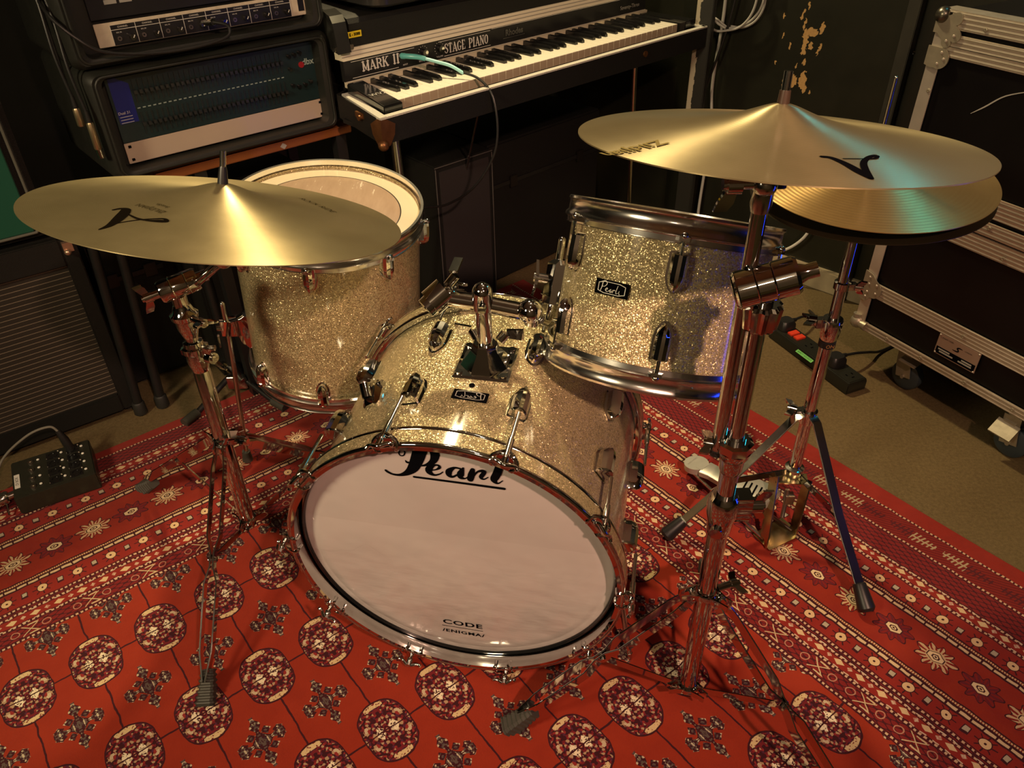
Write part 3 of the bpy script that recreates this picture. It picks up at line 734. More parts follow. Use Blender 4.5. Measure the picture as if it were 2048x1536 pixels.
def make_tom(name, label, base, n, r_shell, r_hoop, L, nlug, off, lugdist, legs=None):
    root = thing(name, (0, 0, 0), label, 'drum', 'the three champagne sparkle drums of the kit')
    fm = axis_frame(n, base); root.location = base; root.rotation_euler = fm.to_euler()
    b = MB(); b.lathe([(r_shell, 0.010), (r_shell, L - 0.012)], 128); b.build('shell', 'sparkle', root)
    b = MB(); tom_hoop(b, r_hoop, L, 1); ht = b.build('top_hoop', 'hoop', root, ang=50)
    b = MB(); tom_hoop(b, r_hoop, 0.0, -1); hb = b.build('bottom_hoop', 'hoop', root, ang=50)
    hd = NT(name + '_head_film'); co = hd.coord(); x, y, z = hd.xyz(co); rr = (x * x + y * y).sq()
    ri = r_shell * 0.80
    sm = hd.noise(hd.vec(x, y * 5.0), 14, 5, 0.7); sm2 = hd.noise(co, 4, 3)
    inner = hd.mix(sm, (0.30, 0.20, 0.13), (0.47, 0.35, 0.25)); marks = sm.gt(0.60) * sm2.gt(0.42)
    inner = hd.mix(marks, inner, (0.66, 0.58, 0.46))
    c = hd.mix(rr.gt(ri), inner, (0.70, 0.62, 0.44)); c = hd.mix((rr - ri).abs().lt(0.0012), c, (0.03, 0.025, 0.02))
    hd.set(base=c, rough=0.30, coat=0.25); hd.bump(sm, 0.08, 0.001)
    b = MB(); b.lathe([(0.0001, L - 0.017), (r_shell - 0.004, L - 0.017), (r_shell + 0.003, L - 0.021), (r_shell + 0.006, L - 0.026)], 128); b.build('top_head', hd.mat, root, ang=60)
    b = MB(); b.lathe([(0.0001, 0.012), (r_shell + 0.003, 0.014)], 96); b.build('bottom_head', 'white', root)
    lg = ea = None
    for k in range(nlug):
        a = R(off + k * 360.0 / nlug); rad = V((math.cos(a), math.sin(a), 0))
        for s in (1, -1):
            zl = L - lugdist if s > 0 else lugdist
            yd = V((0, 0, -s)); m = frame(yd.cross(rad), yd, rad, rad * (r_shell + 0.0006) + V((0, 0, zl)))
            me = frame(V((0, 0, s)).cross(rad) * -1, rad, V((0, 0, s)), rad * (r_hoop - 0.001) + V((0, 0, L - 0.031 if s > 0 else 0.031)))
            if lg is None:
                lg = lug_mb(0.0225, 0.052, 0.019).build('lug', 'chrome', root, ang=25); lg.matrix_local = m
                ea = ear_mb().build('tension_rod', 'chrome', root); ea.matrix_local = me
            else: again(lg, root, m); again(ea, root, me)
    return root
rack = make_tom('rack_tom', 'small champagne sparkle tom tilted on its mount above the bass drum', V((0.2098, 1.0129, 0.5184)), V((0.176, 0.355, 0.918)), 0.1525, 0.163, 0.249, 6, -10, 0.077)
o = badge_mb().build('badge', ['ink', 'white'], rack, label='black oval-lined script badge'); a = R(-41); rad = V((math.cos(a), math.sin(a), 0)); o.matrix_local = frame(V((-math.sin(a), math.cos(a), 0)), V((0, 0, 1)), rad, rad * 0.1532 + V((0, 0, 0.134)))
# bracket and L rod at the tom's left
a = R(-97); rad = V((math.cos(a), math.sin(a), 0)); tg = V((-math.sin(a), math.cos(a), 0))
fb = frame(tg, V((0, 0, 1)), rad, rad * 0.150 + V((0, 0, 0.118)))
b = MB(); b.rings([[(-0.017, -0.036, 0), (0.017, -0.036, 0), (0.017, -0.036, 0.016), (0.0, -0.036, 0.028), (-0.017, -0.036, 0.016)], [(-0.017, 0.026, 0), (0.017, 0.026, 0), (0.017, 0.026, 0.016), (0.0, 0.026, 0.028), (-0.017, 0.026, 0.016)],
        [(-0.012, 0.033, 0), (0.012, 0.033, 0), (0.012, 0.033, 0.010), (0.0, 0.033, 0.018), (-0.012, 0.033, 0.010)]], mx=fb)
br = b.build('mount_bracket', 'chrome', rack, ang=25, bevel=0.0)
b = MB(); b.cyl((0.0, 0.0, 0.022), (0, 0.0, 0.046), 0.0075, 16, mx=fb)
for s in (-1, 1): b.rings([[(-0.008, s * 0.004, 0.038), (0.008, s * 0.004, 0.038), (0.008, s * 0.004, 0.043), (-0.008, s * 0.004, 0.043)], [(-0.008, s * 0.028, 0.042), (0.008, s * 0.028, 0.042), (0.008, s * 0.028, 0.046), (-0.008, s * 0.028, 0.046)]], mx=fb)
b.build('wing_bolt', 'chrome', br)
Mr = frame(*[V(c_) for c_ in axis_frame(V((0.176, 0.355, 0.918))).to_3x3().transposed()], V((0.2098, 1.0129, 0.5184)))
Mb = frame(BX, BY, BN, BC)
pt = Mr @ fb @ V((0.0, 0.062, 0.012)); pb_ = Mr @ fb @ V((0.0, -0.046, 0.012)); pj = Mb @ mt(0.085, 0.004, 0.088)
b = MB(); b.tube([pt] + bez([pt.lerp(pb_, 0.5), pb_, pb_ + (pj - pb_) * 0.35 + V((0, 0, -0.016)), pj], 6), 0.0058, 16)
b.ball(pt, 0.0058, 12)
o = b.build('l_rod', 'chrome', mo, W=True)

floor_t = make_tom('floor_tom', 'deep champagne sparkle floor tom standing on legs behind the left cymbal', V((-0.3794, 1.4346, 0.2768)), V((0.087, -0.088, 0.992)), 0.178, 0.188, 0.375, 8, 0, 0.052)
for k, (a, rr, z0, z1, zb) in enumerate(((-72, 0.226, -0.275, 0.175, 0.11), (80, 0.212, -0.275, 0.20, 0.12), (184, 0.226, -0.275, 0.19, 0.12))):
    rad = V((math.cos(R(a)), math.sin(R(a)), 0)); tg = V((-math.sin(R(a)), math.cos(R(a)), 0)); f_ = frame(tg, V((0, 0, 1)), rad, rad * 0.178 + V((0, 0, zb)))
    b = MB(); b.rings([[(-0.011, y_, -0.002), (0.011, y_, -0.002), (0.011, y_, d_ * .6), (0.005, y_, d_), (-0.005, y_, d_), (-0.011, y_, d_ * .6)] for y_, d_ in ((-0.045, 0.006), (-0.035, 0.016), (-0.012, 0.022), (-0.01, 0.052), (0.026, 0.052), (0.028, 0.020), (0.036, 0.006))], mx=f_)
    br = b.build('leg_bracket', 'chrome', floor_t, ang=25)
    b = MB(); b.cyl((0, 0.008, 0.050), (0, 0.008, 0.060), 0.006, 12, mx=f_); b.rings([[(-0.004, -0.010, 0.058), (0.004, -0.010, 0.058), (0.004, -0.010, 0.062), (-0.004, -0.010, 0.062)], [(-0.010, -0.034, 0.058), (0.010, -0.034, 0.058), (0.010, -0.034, 0.062), (-0.010, -0.034, 0.062)]], mx=f_); b.build('wing_bolt', 'chrome', br)
    r0 = rr - 0.008; ft = 0.016
    b = MB(); b.tube([rad * r0 + V((0, 0, z1)), rad * r0 + V((0, 0, zb)), rad * (r0 + 0.004) + V((0, 0, 0.0)), rad * (r0 + ft) + V((0, 0, z0 + 0.015))], 0.0053, 14); b.ball(rad * r0 + V((0, 0, z1)), 0.0053, 12)
    lg_ = b.build('leg', 'chrome_worn', floor_t)
    q = rad * (r0 + ft); b = MB(); b.cyl(q + V((0, 0, z0 + 0.035)), q + V((0, 0, z0 + 0.006)), 0.009, 16, r1=0.012); b.build('rubber_foot', 'rubber', lg_)

# ------------------------------------------------------------------ cymbals
def make_cymbal(name, label, c, n, r, hgt, mat, th=0.0012, bell=0.19, toward=(1, 0, 0), flip=1, group=None):
    root = thing(name, c, label, 'cymbal', group); f_ = axis_frame(n, c, toward); root.rotation_euler = f_.to_euler()
    rb = bell * r
    def zf(q):
        t = min(1.0, q / r)
        return flip * hgt * (0.50 * (1 - t ** 1.25) + 0.50 * (1 / (1 + (t / bell) ** 2.2) - 0.028 * t) * (1 - t ** 6))
    prof = [(0.0055, zf(0.0055))] + [(r * k / 60, zf(r * k / 60)) for k in range(2, 61)]
    b = MB(); b.lathe(prof + [(q, z - th) for q, z in reversed(prof)], 160, closed=True)
    o = b.build('cymbal_disc', mat, root, ang=40)
    return root, o, zf
crash, disc, zl = make_cymbal('crash_cymbal', 'large bronze cymbal tilted over the floor tom, leftmost in the kit', V((-0.4085, 1.0533, 0.7821)), V((0.167, 0.214, 0.963)), 0.254, 0.043, 'bronze')
LA = [[(-0.0857, -0.1879, 0.001), (-0.0811, -0.1695, 0.0042), (-0.0825, -0.1388, 0.0071), (-0.0879, -0.1093, 0.0063), (-0.0966, -0.1042, 0.0029), (-0.1031, -0.1115, 0.0017)], [(-0.0781, -0.1246, 0.0011), (-0.0622, -0.137, 0.0022), (-0.0461, -0.1404, 0.0027), (-0.0343, -0.1384, 0.0044), (-0.0263, -0.136, 0.0033), (-0.0316, -0.129, 0.0022), (-0.0428, -0.1328, 0.0016), (-0.0598, -0.1428, 0.0011), (-0.081, -0.1653, 0.001)]]
b = MB(); g = lambda x, y: zl(math.hypot(x, y)) + 0.0006
for st_ in LA: b.stroke(st_, fz=g, sub=8)
mx_ = T(-0.062, -0.095, 0) @ RZ(-28 + 180); fz = None
tm = MB(); tm.text('ZILDJIAN', 0.0125, mx_, sx=1.0); tm.text('Avedis', 0.0085, T(-0.052, -0.082, 0) @ RZ(-28 + 180))
tm.text('ROCK RIDE', 0.016, T(0.115, 0.085, 0) @ RZ(-40))
for v in tm.bm.verts: v.co.z = zl(math.hypot(v.co.x, v.co.y)) + 0.0009
b.build('printed_mark', plain('brown_black_ink', (0.006, 0.0045, 0.003), 0.95, spec=0.0), crash); tm.build('printed_text', plain('faded_ink', (0.03, 0.023, 0.010), 0.95, spec=0.0), crash)
ride, disc, zr = make_cymbal('ride_cymbal', 'bronze cymbal high on the right boom stand, above the hi-hat', V((0.2771, 0.7900, 0.9611)), V((0.05, 0.144, 0.988)), 0.2032, 0.036, 'bronze')
RAm = [[(-0.0017, -0.1366, 0.0026), (0.006, -0.1394, 0.0031), (0.0132, -0.1537, 0.0041), (0.0185, -0.1749, 0.0049), (0.0223, -0.1917, 0.0028)], [(0.0223, -0.1917, 0.0028), (0.0269, -0.1666, 0.0035), (0.0334, -0.1473, 0.0031), (0.0443, -0.1319, 0.0027), (0.0541, -0.125, 0.0027), (0.0501, -0.1335, 0.0016), (0.0388, -0.1373, 0.0011), (0.0169, -0.1403, 0.001)]]
b = MB(); g = lambda x, y: zr(math.hypot(x, y)) + 0.0006
RAm = [[(x * 0.94, y * 0.94, w * 0.94) for x, y, w in st_] for st_ in RAm]
for st_ in RAm: b.stroke(st_, fz=g, sub=8)
b.build('printed_mark', 'ink', ride)
tm = MB(); tm.text('Zildjian', 0.024, T(-0.160, -0.085, 0) @ RZ(32 + 180), offset=0.0006, sx=1.0)
for v in tm.bm.verts: v.co.z = zr(math.hypot(v.co.x, v.co.y)) + 0.0009
tm.build('printed_text', plain('olive_ink', (0.20, 0.17, 0.06), 0.95, spec=0.0), ride)
hg = 'the pair of hi-hat cymbals'
HC = V((0.590, 1.208, 0.751)); HN = V((-0.041, -0.056, 0.998))
hat, disc, zh = make_cymbal('hi_hat_cymbal', 'golden ridged hi-hat cymbal, upper one of the pair under the ride', HC, HN, 0.186, 0.028, 'bronze_hat', bell=0.22, group=hg)
hat2, disc2, zh2 = make_cymbal('hi_hat_cymbal', 'dark underside hi-hat cymbal, lower one of the pair', HC - V((0, 0, 0.024)), V((-0.06, -0.02, 0.998)), 0.186, 0.028, plain('dark_bronze_underside', (0.030, 0.022, 0.010), 0.4, 0.6), flip=-1, group=hg)  # lower cymbal has one even, darker colour than the upper
# ------------------------------------------------------------------ stands
def up_frame(p, zdir=(0, 0, 1)): return axis_frame(zdir, p)
def pole(b, x, y, zs, seg=28):
    """zs: list of (z, r)"""
    b.tube([(x, y, z) for z, r in zs], [r for z, r in zs], seg)
def leg_straps(root, top, foot, lat, zf=0.030, w=0.017, open_=0.011):
    """double-braced leg: two thin straps that part, meet at the brace and part again"""
    top, foot = V(top), V(foot); d = foot - top
    prof = [(0, .005), (.03, .008), (.10, .011), (.40, .011), (.47, .0028), (.53, .0028), (.60, .011), (.88, .010), (1.0, .002)]
    side = V(lat).normalized(); wd = d.cross(side).normalized()
    b = MB()
    for s in (-1, 1): b.strap([top + d * t + side * s * q * (open_ / .011) for t, q in prof], wd, w, 0.0026)
    b.cyl(top + d * 0.5 - side * 0.0075, top + d * 0.5 + side * 0.0075, 0.0055, 12); b.cyl(top - side * 0.010, top + side * 0.010, 0.0042, 12)
    return b.build('leg', 'chrome', root, W=True, bevel=0.0009)
def rubber_foot(root, p, d, l=0.052, w=0.026, ribs=True):
    """ribbed boot round the end of a leg"""
    p = V(p); d = V(d).normalized(); f_ = axis_frame(-d, p, (0, 0, 1)); b = MB(); rs = []
    n = 27
    for i in range(n + 1):
        t = i / n; k = (0.70 + 0.34 * (1 - t)) * (1.0 if (i // 2) % 2 else 0.84)
        if i in (0, n): k = 0.70 + 0.34 * (1 - t)
        rs.append([(x * w / 2 * k, y * w / 2 * k, l * t) for x, y in ((-1, -.7), (-.7, -1), (.7, -1), (1, -.7), (1, .7), (.7, 1), (-.7, 1), (-1, .7))])
    b.rings(rs, mx=f_)
    return b.build('rubber_foot', 'rubber', root, W=True, ang=20)
def collar_mb(b, p, r, h, n=8, bolt=(1, 0, 0)):
    p = V(p); z = V((0, 0, 1)); c_ = [(math.cos(2 * PI * (i + .5) / n), math.sin(2 * PI * (i + .5) / n)) for i in range(n)]
    b.rings([[(p.x + x * r * k, p.y + y * r * k, p.z + q) for x, y in c_] for k, q in ((0.86, -h / 2), (1, -h * .35), (1, h * .35), (0.8, h / 2))])
    if bolt: 
        q = V(bolt).normalized(); b.cyl(p + q * r * .7, p + q * (r + 0.012), 0.0055, 14)
def wing(root, p, d, rot=0, scale=1.0, name='wing_nut'):
    scale *= 1.18
    o = wing_mb(0.044 * scale, 0.0042 * scale, 0.011 * scale).build(name, 'chrome', root); m = axis_frame(d, p, (0, 0, 1)) @ RZ(rot); o.matrix_local = world_of(root).inverted() @ m; return o
def tripod(root, ctr, zc, zb, az, reaches, feetz=0.008):
    for a, reach in zip(az, reaches):
        rad = V((math.cos(R(a)), math.sin(R(a)), 0)); lat = V((-rad.y, rad.x, 0)); c_ = V((ctr[0], ctr[1], 0))
        top = c_ + rad * 0.021 + V((0, 0, zc)); ft = c_ + rad * reach + V((0, 0, 0.030)); dd = (ft - top).normalized()
        leg = leg_straps(root, top, ft - dd * 0.02, lat)
        rf = rubber_foot(leg, ft + V((0, 0, -0.018)) + dd * 0.008, dd, 0.060, 0.032)
        mid = top.lerp(ft - dd * 0.02, 0.5)
        b = MB(); b.strap([c_ + rad * 0.016 + V((0, 0, zb)), mid], (0, 0, 1), 0.013, 0.0022); b.build('brace', 'chrome', root, W=True, bevel=0.0008)
def y_collar(b, x, y, z, az, r=0.018, l=0.022):
    """pressed collar whose ears hold the legs"""
    b.lathe([(r - 0.003, -0.004), (r, -0.005), (r + .0015, 0), (r, 0.005), (r - 0.003, 0.004)], 32, mx=T(x, y, z), closed=True)
    for a in az:
        rad = V((math.cos(R(a)), math.sin(R(a)), 0)); lat = V((-rad.y, rad.x, 0)); c_ = V((x, y, z))
        for s in (-1, 1): b.strap([c_ + rad * (r * .6) + lat * s * 0.011, c_ + rad * (r + l * .35) + lat * s * 0.0075, c_ + rad * (r + l) + lat * s * 0.0065], (0, 0, 1), 0.012, 0.0024)

# left boom stand ---------------------------------------------------------
LX, LY = -0.552, 1.144
g_st = 'chrome boom stands'
ls = thing('cymbal_stand', (LX, LY, 0.0), 'chrome boom cymbal stand at the left, ribbed rubber feet, holding the large left cymbal', 'stand', g_st)
AZ = (-88, 150, 31)
tripod(ls, (LX, LY), 0.285, 0.070, AZ, (0.372, 0.335, 0.345))
b = MB(); pole(b, LX, LY, [(0.058, 0.0145), (0.062, 0.0152), (0.455, 0.0152), (0.458, 0.014)]); b.build('lower_tube', 'chrome', ls, W=True)
b = MB(); pole(b, LX, LY, [(0.44, 0.0112), (0.60, 0.0112)]); b.build('upper_tube', 'chrome', ls, W=True)
b = MB(); y_collar(b, LX, LY, 0.074, AZ, 0.0175, 0.018); b.build('base_collar', 'chrome', ls, W=True); b = MB(); y_collar(b, LX, LY, 0.290, AZ, 0.0185); b.cyl((LX + 0.015, LY - 0.006, 0.297), (LX + 0.042, LY - 0.016, 0.297), 0.0075, 16); b.box((LX + .02, LY - .008, .297), (.024, .022, .016)); b.build('leg_collar', 'chrome', ls, W=True)
wing(ls, (LX + 0.040, LY - 0.014, 0.297), (0.9, -0.3, 0), 60, 0.9)
b = MB(); b.lathe([(0.0112, 0.0), (0.0165, -0.002), (0.0175, -0.010), (0.0215, -0.012), (0.0215, -0.022), (0.0175, -0.024), (0.0190, -0.042), (0.0152, -0.062)], 32, mx=T(LX, LY, 0.512)); collar_mb(b, (LX, LY, 0.494), 0.0235, 0.014, 6); b.build('height_clamp', 'chrome', ls, W=True)
wing(ls, (LX + 0.026, LY - 0.014, 0.485), (0.8, -0.5, 0.1), 20, 1.1)
b = MB(); b.lathe([(0.0112, 0.012), (0.014, 0.010), (0.0175, 0.0), (0.0235, -0.006), (0.0225, -0.014), (0.0185, -0.018), (0.0175, -0.034), (0.0125, -0.052)], 32, mx=T(LX, LY, 0.572)); b.cyl((LX + 0.014, LY - 0.01, 0.563), (LX + 0.034, LY - 0.022, 0.560), 0.006, 14); b.build('boom_clamp', 'chrome', ls, W=True)
wing(ls, (LX + 0.032, LY - 0.020, 0.560), (0.85, -0.5, -0.05), 75, 0.85)
# swivel barrel and boom arm
h0, h1 = V((-0.577, 1.131, 0.612)), V((-0.507, 1.163, 0.626))
ax = (h1 - h0).normalized()
b = MB(); b.tube([h0 + ax * 0.002, h0 + ax * 0.006, h1 - ax * 0.016, h1 - ax * 0.012], [0.0175, 0.0195, 0.0195, 0.0175], 36)
for t in (0.30, 0.62): b.lathe([(0.0194, -0.0012), (0.0203, 0), (0.0194, 0.0012)], 36, mx=axis_frame(ax, h0 + (h1 - h0) * t))
b.cyl(h1 - ax * 0.014, h1 + ax * 0.004, 0.010, 20); b.cyl(h0 + ax * 0.004, h0 - ax * 0.012, 0.008, 18)
b.tube([(LX, LY, 0.572), (LX, LY, 0.60)], 0.0125, 24)
b.build('swivel', 'chrome', ls, W=True)
wing(ls, h0 - ax * 0.010, -ax, 0, 1.0)
lc, ln = V((-0.4085, 1.0533, 0.7821)), V((0.167, 0.214, 0.963)).normalized()
a0, a1 = V((-0.527, 1.160, 0.610)), lc - ln * 0.068
b = MB(); dd = (a1 - a0).normalized(); b.tube([a0 - dd * 0.02, a1], 0.0078, 20); b.build('boom_arm', 'chrome', ls, W=True)
b = MB(); b.cyl(lc - ln * 0.075, lc - ln * 0.050, 0.011, 20); b.cyl(lc - ln * 0.05, lc + ln * 0.087, 0.0033, 12); b.cyl(lc - ln * 0.03, lc + ln * 0.020, 0.0045, 12); b.cyl(lc + ln * 0.062, lc + ln * 0.0875, 0.0042, 14); b.ball(a1, 0.014, 18); b.build('tilter', 'chrome_worn', ls, W=True)
b = MB(); b.tube([lc + ln * 0.0415, lc + ln * 0.046, lc + ln * 0.060, lc + ln * 0.066], [0.0075, 0.0072, 0.0060, 0.0048], 18); b.build('sleeve', 'black', ls, W=True)
b = MB(); b.cyl(lc + ln * 0.0, lc + ln * 0.0405, 0.010, 18); b.build('felt', 'fabric', ls, W=True)

# right boom stand --------------------------------------------------------
RX_, RY_ = 0.283, 0.756
rs_ = thing('cymbal_stand', (RX_, RY_, 0.0), 'tall chrome boom cymbal stand right of the bass drum, nearest stand, under the higher cymbal', 'stand', g_st)
AZR = (188, -46, 71)
tripod(rs_, (RX_, RY_), 0.288, 0.055, AZR, (0.300, 0.300, 0.300))
b = MB(); pole(b, RX_, RY_, [(0.044, 0.0135), (0.048, 0.0142), (0.46, 0.0142)]); b.build('lower_tube', 'chrome', rs_, W=True)
b = MB(); pole(b, RX_, RY_, [(0.46, 0.0122), (0.58, 0.0122)]); b.build('middle_tube', 'chrome', rs_, W=True)
b = MB(); pole(b, RX_, RY_, [(0.57, 0.0096), (0.80, 0.0096)]); b.build('upper_tube', 'chrome', rs_, W=True)
b = MB(); y_collar(b, RX_, RY_, 0.052, AZR, 0.0172, 0.018); b.build('base_collar', 'chrome', rs_, W=True); b = MB(); y_collar(b, RX_, RY_, 0.291, AZR, 0.0185); b.cyl((RX_ + 0.016, RY_ + 0.002, 0.295), (RX_ + 0.040, RY_ + 0.010, 0.295), 0.006, 14); b.build('leg_collar', 'chrome', rs_, W=True)
wing(rs_, (RX_ + 0.038, RY_ + 0.009, 0.295), (0.95, 0.25, 0), 90, 0.8)
# lower casting with its bolt housing on the right
b = MB(); b.lathe([(0.0122, 0.012), (0.0165, 0.012), (0.0205, 0.006), (0.0215, -0.004), (0.0215, -0.022), (0.0185, -0.034), (0.0165, -0.060), (0.0142, -0.064)], 36, mx=T(RX_, RY_, 0.482))
b.rings([[(RX_ + x, RY_ + y, z) for y, z in ((-0.012, 0.492), (0.012, 0.492), (0.014, 0.468), (0.009, 0.448), (-0.009, 0.448), (-0.014, 0.468))] for x in (0.014, 0.036)])
b.cyl((RX_ - 0.006, RY_ - 0.010, 0.436), (RX_ - 0.010, RY_ - 0.020, 0.436), 0.009, 18)
b.build('lower_clamp', 'chrome', rs_, W=True, ang=30)
wing(rs_, (RX_ + 0.036, RY_ - 0.001, 0.472), (1, 0, 0), 10, 1.2)
b = MB(); collar_mb(b, (RX_, RY_, 0.580), 0.0235, 0.018, 8, None); b.lathe([(0.0225, -0.006), (0.020, -0.016), (0.016, -0.022), (0.015, -0.040), (0.0125, -0.046)], 32, mx=T(RX_, RY_, 0.580)); b.cyl((RX_, RY_, .589), (RX_, RY_, .594), .0125, 24); b.build('upper_clamp', 'chrome', rs_, W=True, ang=30)
wing(rs_, (RX_ - 0.022, RY_ + 0.008, 0.575), (-1, 0.3, 0), 90, 0.9)
# fluted knob
b = MB(); rs3 = []
for z_, r_ in ((0.756, 0.017), (0.759, 0.0195), (0.786, 0.0225), (0.790, 0.019)):
    rs3.append([(RX_ + math.cos(2 * PI * i / 44) * (r_ * (1 + (0.07 if i % 4 < 2 else -0.06))), RY_ + math.sin(2 * PI * i / 44) * (r_ * (1 + (0.07 if i % 4 < 2 else -0.06))), z_) for i in range(44)])
b.rings(rs3); b.build('fluted_knob', 'chrome', rs_, W=True, ang=20)
# swivel barrel
q0, q1 = V((0.2475, 0.752, 0.806)), V((0.3100, 0.745, 0.829)); ax = (q1 - q0).normalized()
b = MB(); b.tube([q0, q0 + ax * 0.003, q0 + ax * 0.0045, q1 - ax * 0.002, q1 + ax * 0.002], [0.0185, 0.0225, 0.0215, 0.0215, 0.019], 44)
for t in (0.36, 0.64): b.lathe([(0.0214, -0.0012), (0.0222, 0), (0.0214, 0.0012)], 44, mx=axis_frame(ax, q0 + (q1 - q0) * t))
b.lathe([(0.0001, 0.0), (0.013, -0.002), (0.0185, -0.001), (0.0195, 0.001)], 40, mx=axis_frame(ax, q0)); b.tube([q1, q1 + ax * 0.010, q1 + ax * 0.022], [0.013, 0.0085, 0.0085], 24)
b.cyl((RX_, RY_, 0.785), (RX_, RY_, 0.815), 0.012, 24)
b.build('swivel', 'chrome', rs_, W=True, ang=30)
bx, by = 0.2633, 0.7625
b = MB(); b.tube([(bx, by, 0.563), (bx, by, 0.570), (bx, by, 0.905)], [0.0078, 0.0086, 0.0086], 28); b.build('boom_arm', 'chrome', rs_, W=True)
b = MB(); b.cyl((bx, by, 0.560), (bx, by, 0.568), 0.0094, 24); b.build('end_cap', 'black', rs_, W=True)
rc, rn = V((0.2771, 0.7900, 0.9611)), V((0.05, 0.144, 0.988)).normalized()
b = MB(); b.tube([(bx, by, 0.895), (bx, by, 0.905), (bx, by - .002, 0.925), (bx + 0.004, by + 0.004, 0.945)], [0.0095, 0.0115, 0.0105, 0.009], 20)
b.ball((bx, by - 0.002, 0.925), 0.013, 20)
b.cyl((bx - 0.012, by, 0.926), (bx - 0.026, by, 0.926), 0.006, 14)
b.cyl(rc - rn * 0.040, rc + rn * 0.062, 0.0034, 14); b.cyl(rc - rn * 0.04, rc + rn * 0.022, 0.006, 16); b.cyl(rc + rn * 0.045, rc + rn * 0.066, 0.0044, 16)
b.build('tilter', 'chrome_worn', rs_, W=True)
wing(rs_, (bx - 0.024, by, 0.926), (-1, 0, 0), 0, 1.15)
b = MB(); b.tube([rc + rn * 0.0335, rc + rn * 0.036, rc + rn * 0.048], [0.0062, 0.0062, 0.0055], 18); b.build('sleeve', plain('brown_nylon_sleeve', (0.05, 0.03, 0.02), 0.35), rs_, W=True)
b = MB(); b.cyl((rc + V((0.010, 0.004, 0)) - rn * 0.05), rc + V((0.010, 0.004, 0)) - rn * 0.012, 0.0105, 20); b.build('felt', 'fabric', rs_, W=True)

# hi-hat stand ------------------------------------------------------------
HX, HY = 0.588, 1.210
hs_ = thing('hi_hat_stand', (HX, HY, 0), 'chrome hi-hat stand with grey foot pedal behind the right boom stand', 'stand')
b = MB(); pole(b, HX, HY, [(0.105, 0.0122), (0.455, 0.0122)]); b.build('lower_tube', 'chrome', hs_, W=True)
b = MB(); pole(b, HX, HY, [(0.44, 0.0098), (0.690, 0.0098), (0.697, 0.0085)]); b.build('upper_tube', 'chrome', hs_, W=True)
b = MB(); b.cyl((HX, HY, 0.68), (HX, HY, 0.905), 0.0031, 14, r1=0.0029); b.ball((HX, HY, 0.905), 0.0029, 10); b.build('pull_rod', 'chrome_worn', hs_, W=True)
b = MB(); b.lathe([(0.0100, 0.004), (0.0175, 0.004), (0.0190, 0.0), (0.0185, -0.014), (0.0165, -0.034), (0.0145, -0.040)], 32, mx=T(HX, HY, 0.480)); b.box((HX - 0.018, HY + 0.006, 0.472), (0.02, 0.014, 0.018)); b.build('height_clamp', 'chrome', hs_, W=True)
wing(hs_, (HX - 0.026, HY + 0.009, 0.474), (-0.95, 0.3, 0.0), 100, 1.1)
b = MB(); b.lathe([(0.0125, 0), (0.0155, -0.001), (0.0155, -0.013), (0.0125, -0.014)], 32, mx=T(HX, HY, 0.438)); rr_ = b.build('rubber_ring', 'black', hs_, W=True)
b = MB(); b.text('ON', 0.010, T(HX + 0.0, HY - 0.0160, 0.4315) @ RX(90), sx=1.0); b.build('printed_text', plain('ochre_print', (0.30, 0.15, 0.04), 0.5), rr_, W=True)
b = MB(); b.lathe([(0.0098, 0.007), (0.0142, 0.006), (0.0142, -0.007), (0.0098, -0.009)], 28, mx=T(HX, HY, 0.553)); b.box((HX + 0.015, HY - 0.006, 0.553), (0.014, 0.012, 0.012)); b.build('memory_lock', 'chrome', hs_, W=True)
wing(hs_, (HX + 0.020, HY - 0.008, 0.553), (0.9, -0.35, 0), 30, 0.75)
b = MB(); b.lathe([(0.0001, 0.0), (0.014, 0.0), (0.0165, 0.004), (0.012, 0.010), (0.003, 0.012)], 28, mx=T(HX, HY, 0.690)); b.build('seat_cup', 'black', hs_, W=True)
AZH = (198, -77)
b = MB(); b.lathe([(0.0122, 0.014), (0.0165, 0.014), (0.0165, -0.014), (0.0122, -0.014)], 28, mx=T(HX, HY, 0.258)); b.box((HX - 0.014, HY + 0.006, 0.262), (0.022, 0.016, 0.016)); b.build('leg_collar', 'chrome', hs_, W=True)
wing(hs_, (HX - 0.024, HY + 0.008, 0.268), (-0.9, 0.3, 0.15), 90, 1.0)
for a, rch in zip(AZH, (0.278, 0.283)):
    rad = V((math.cos(R(a)), math.sin(R(a)), 0)); lat = V((-rad.y, rad.x, 0)); c_ = V((HX, HY, 0))
    P = [c_ + rad * 0.012 + V((0, 0, 0.266)), c_ + rad * 0.030 + V((0, 0, 0.262)), c_ + rad * 0.052 + V((0, 0, 0.240)), c_ + rad * (rch * .55) + V((0, 0, 0.135)), c_ + rad * (rch - 0.012) + V((0, 0, 0.040))]
    b = MB(); b.strap(P, lat, 0.019, 0.0035); lg_ = b.build('leg', 'chrome_worn', hs_, W=True, bevel=0.001)
    dd = (P[-1] - P[-2]).normalized(); f_ = axis_frame(-dd, P[-1] + dd * 0.030, (0, 0, 1))
    b = MB(); b.tube([(0, 0, -0.004), (0, 0, 0.002), (0, 0, 0.045), (0, 0, 0.048)], [0.013, 0.0165, 0.0125, 0.0115], 18, mx=f_); b.build('rubber_foot', 'rubber' if 0 else 'black', lg_, W=True)
    mid = P[3].lerp(P[2], 0.15)
    b = MB(); b.strap([c_ + rad * 0.010 + V((0, 0, 0.112)), P[3] + V((0, 0, -0.006))], (0, 0, 1), 0.016, 0.003); b.build('brace', 'chrome', hs_, W=True, bevel=0.0008)
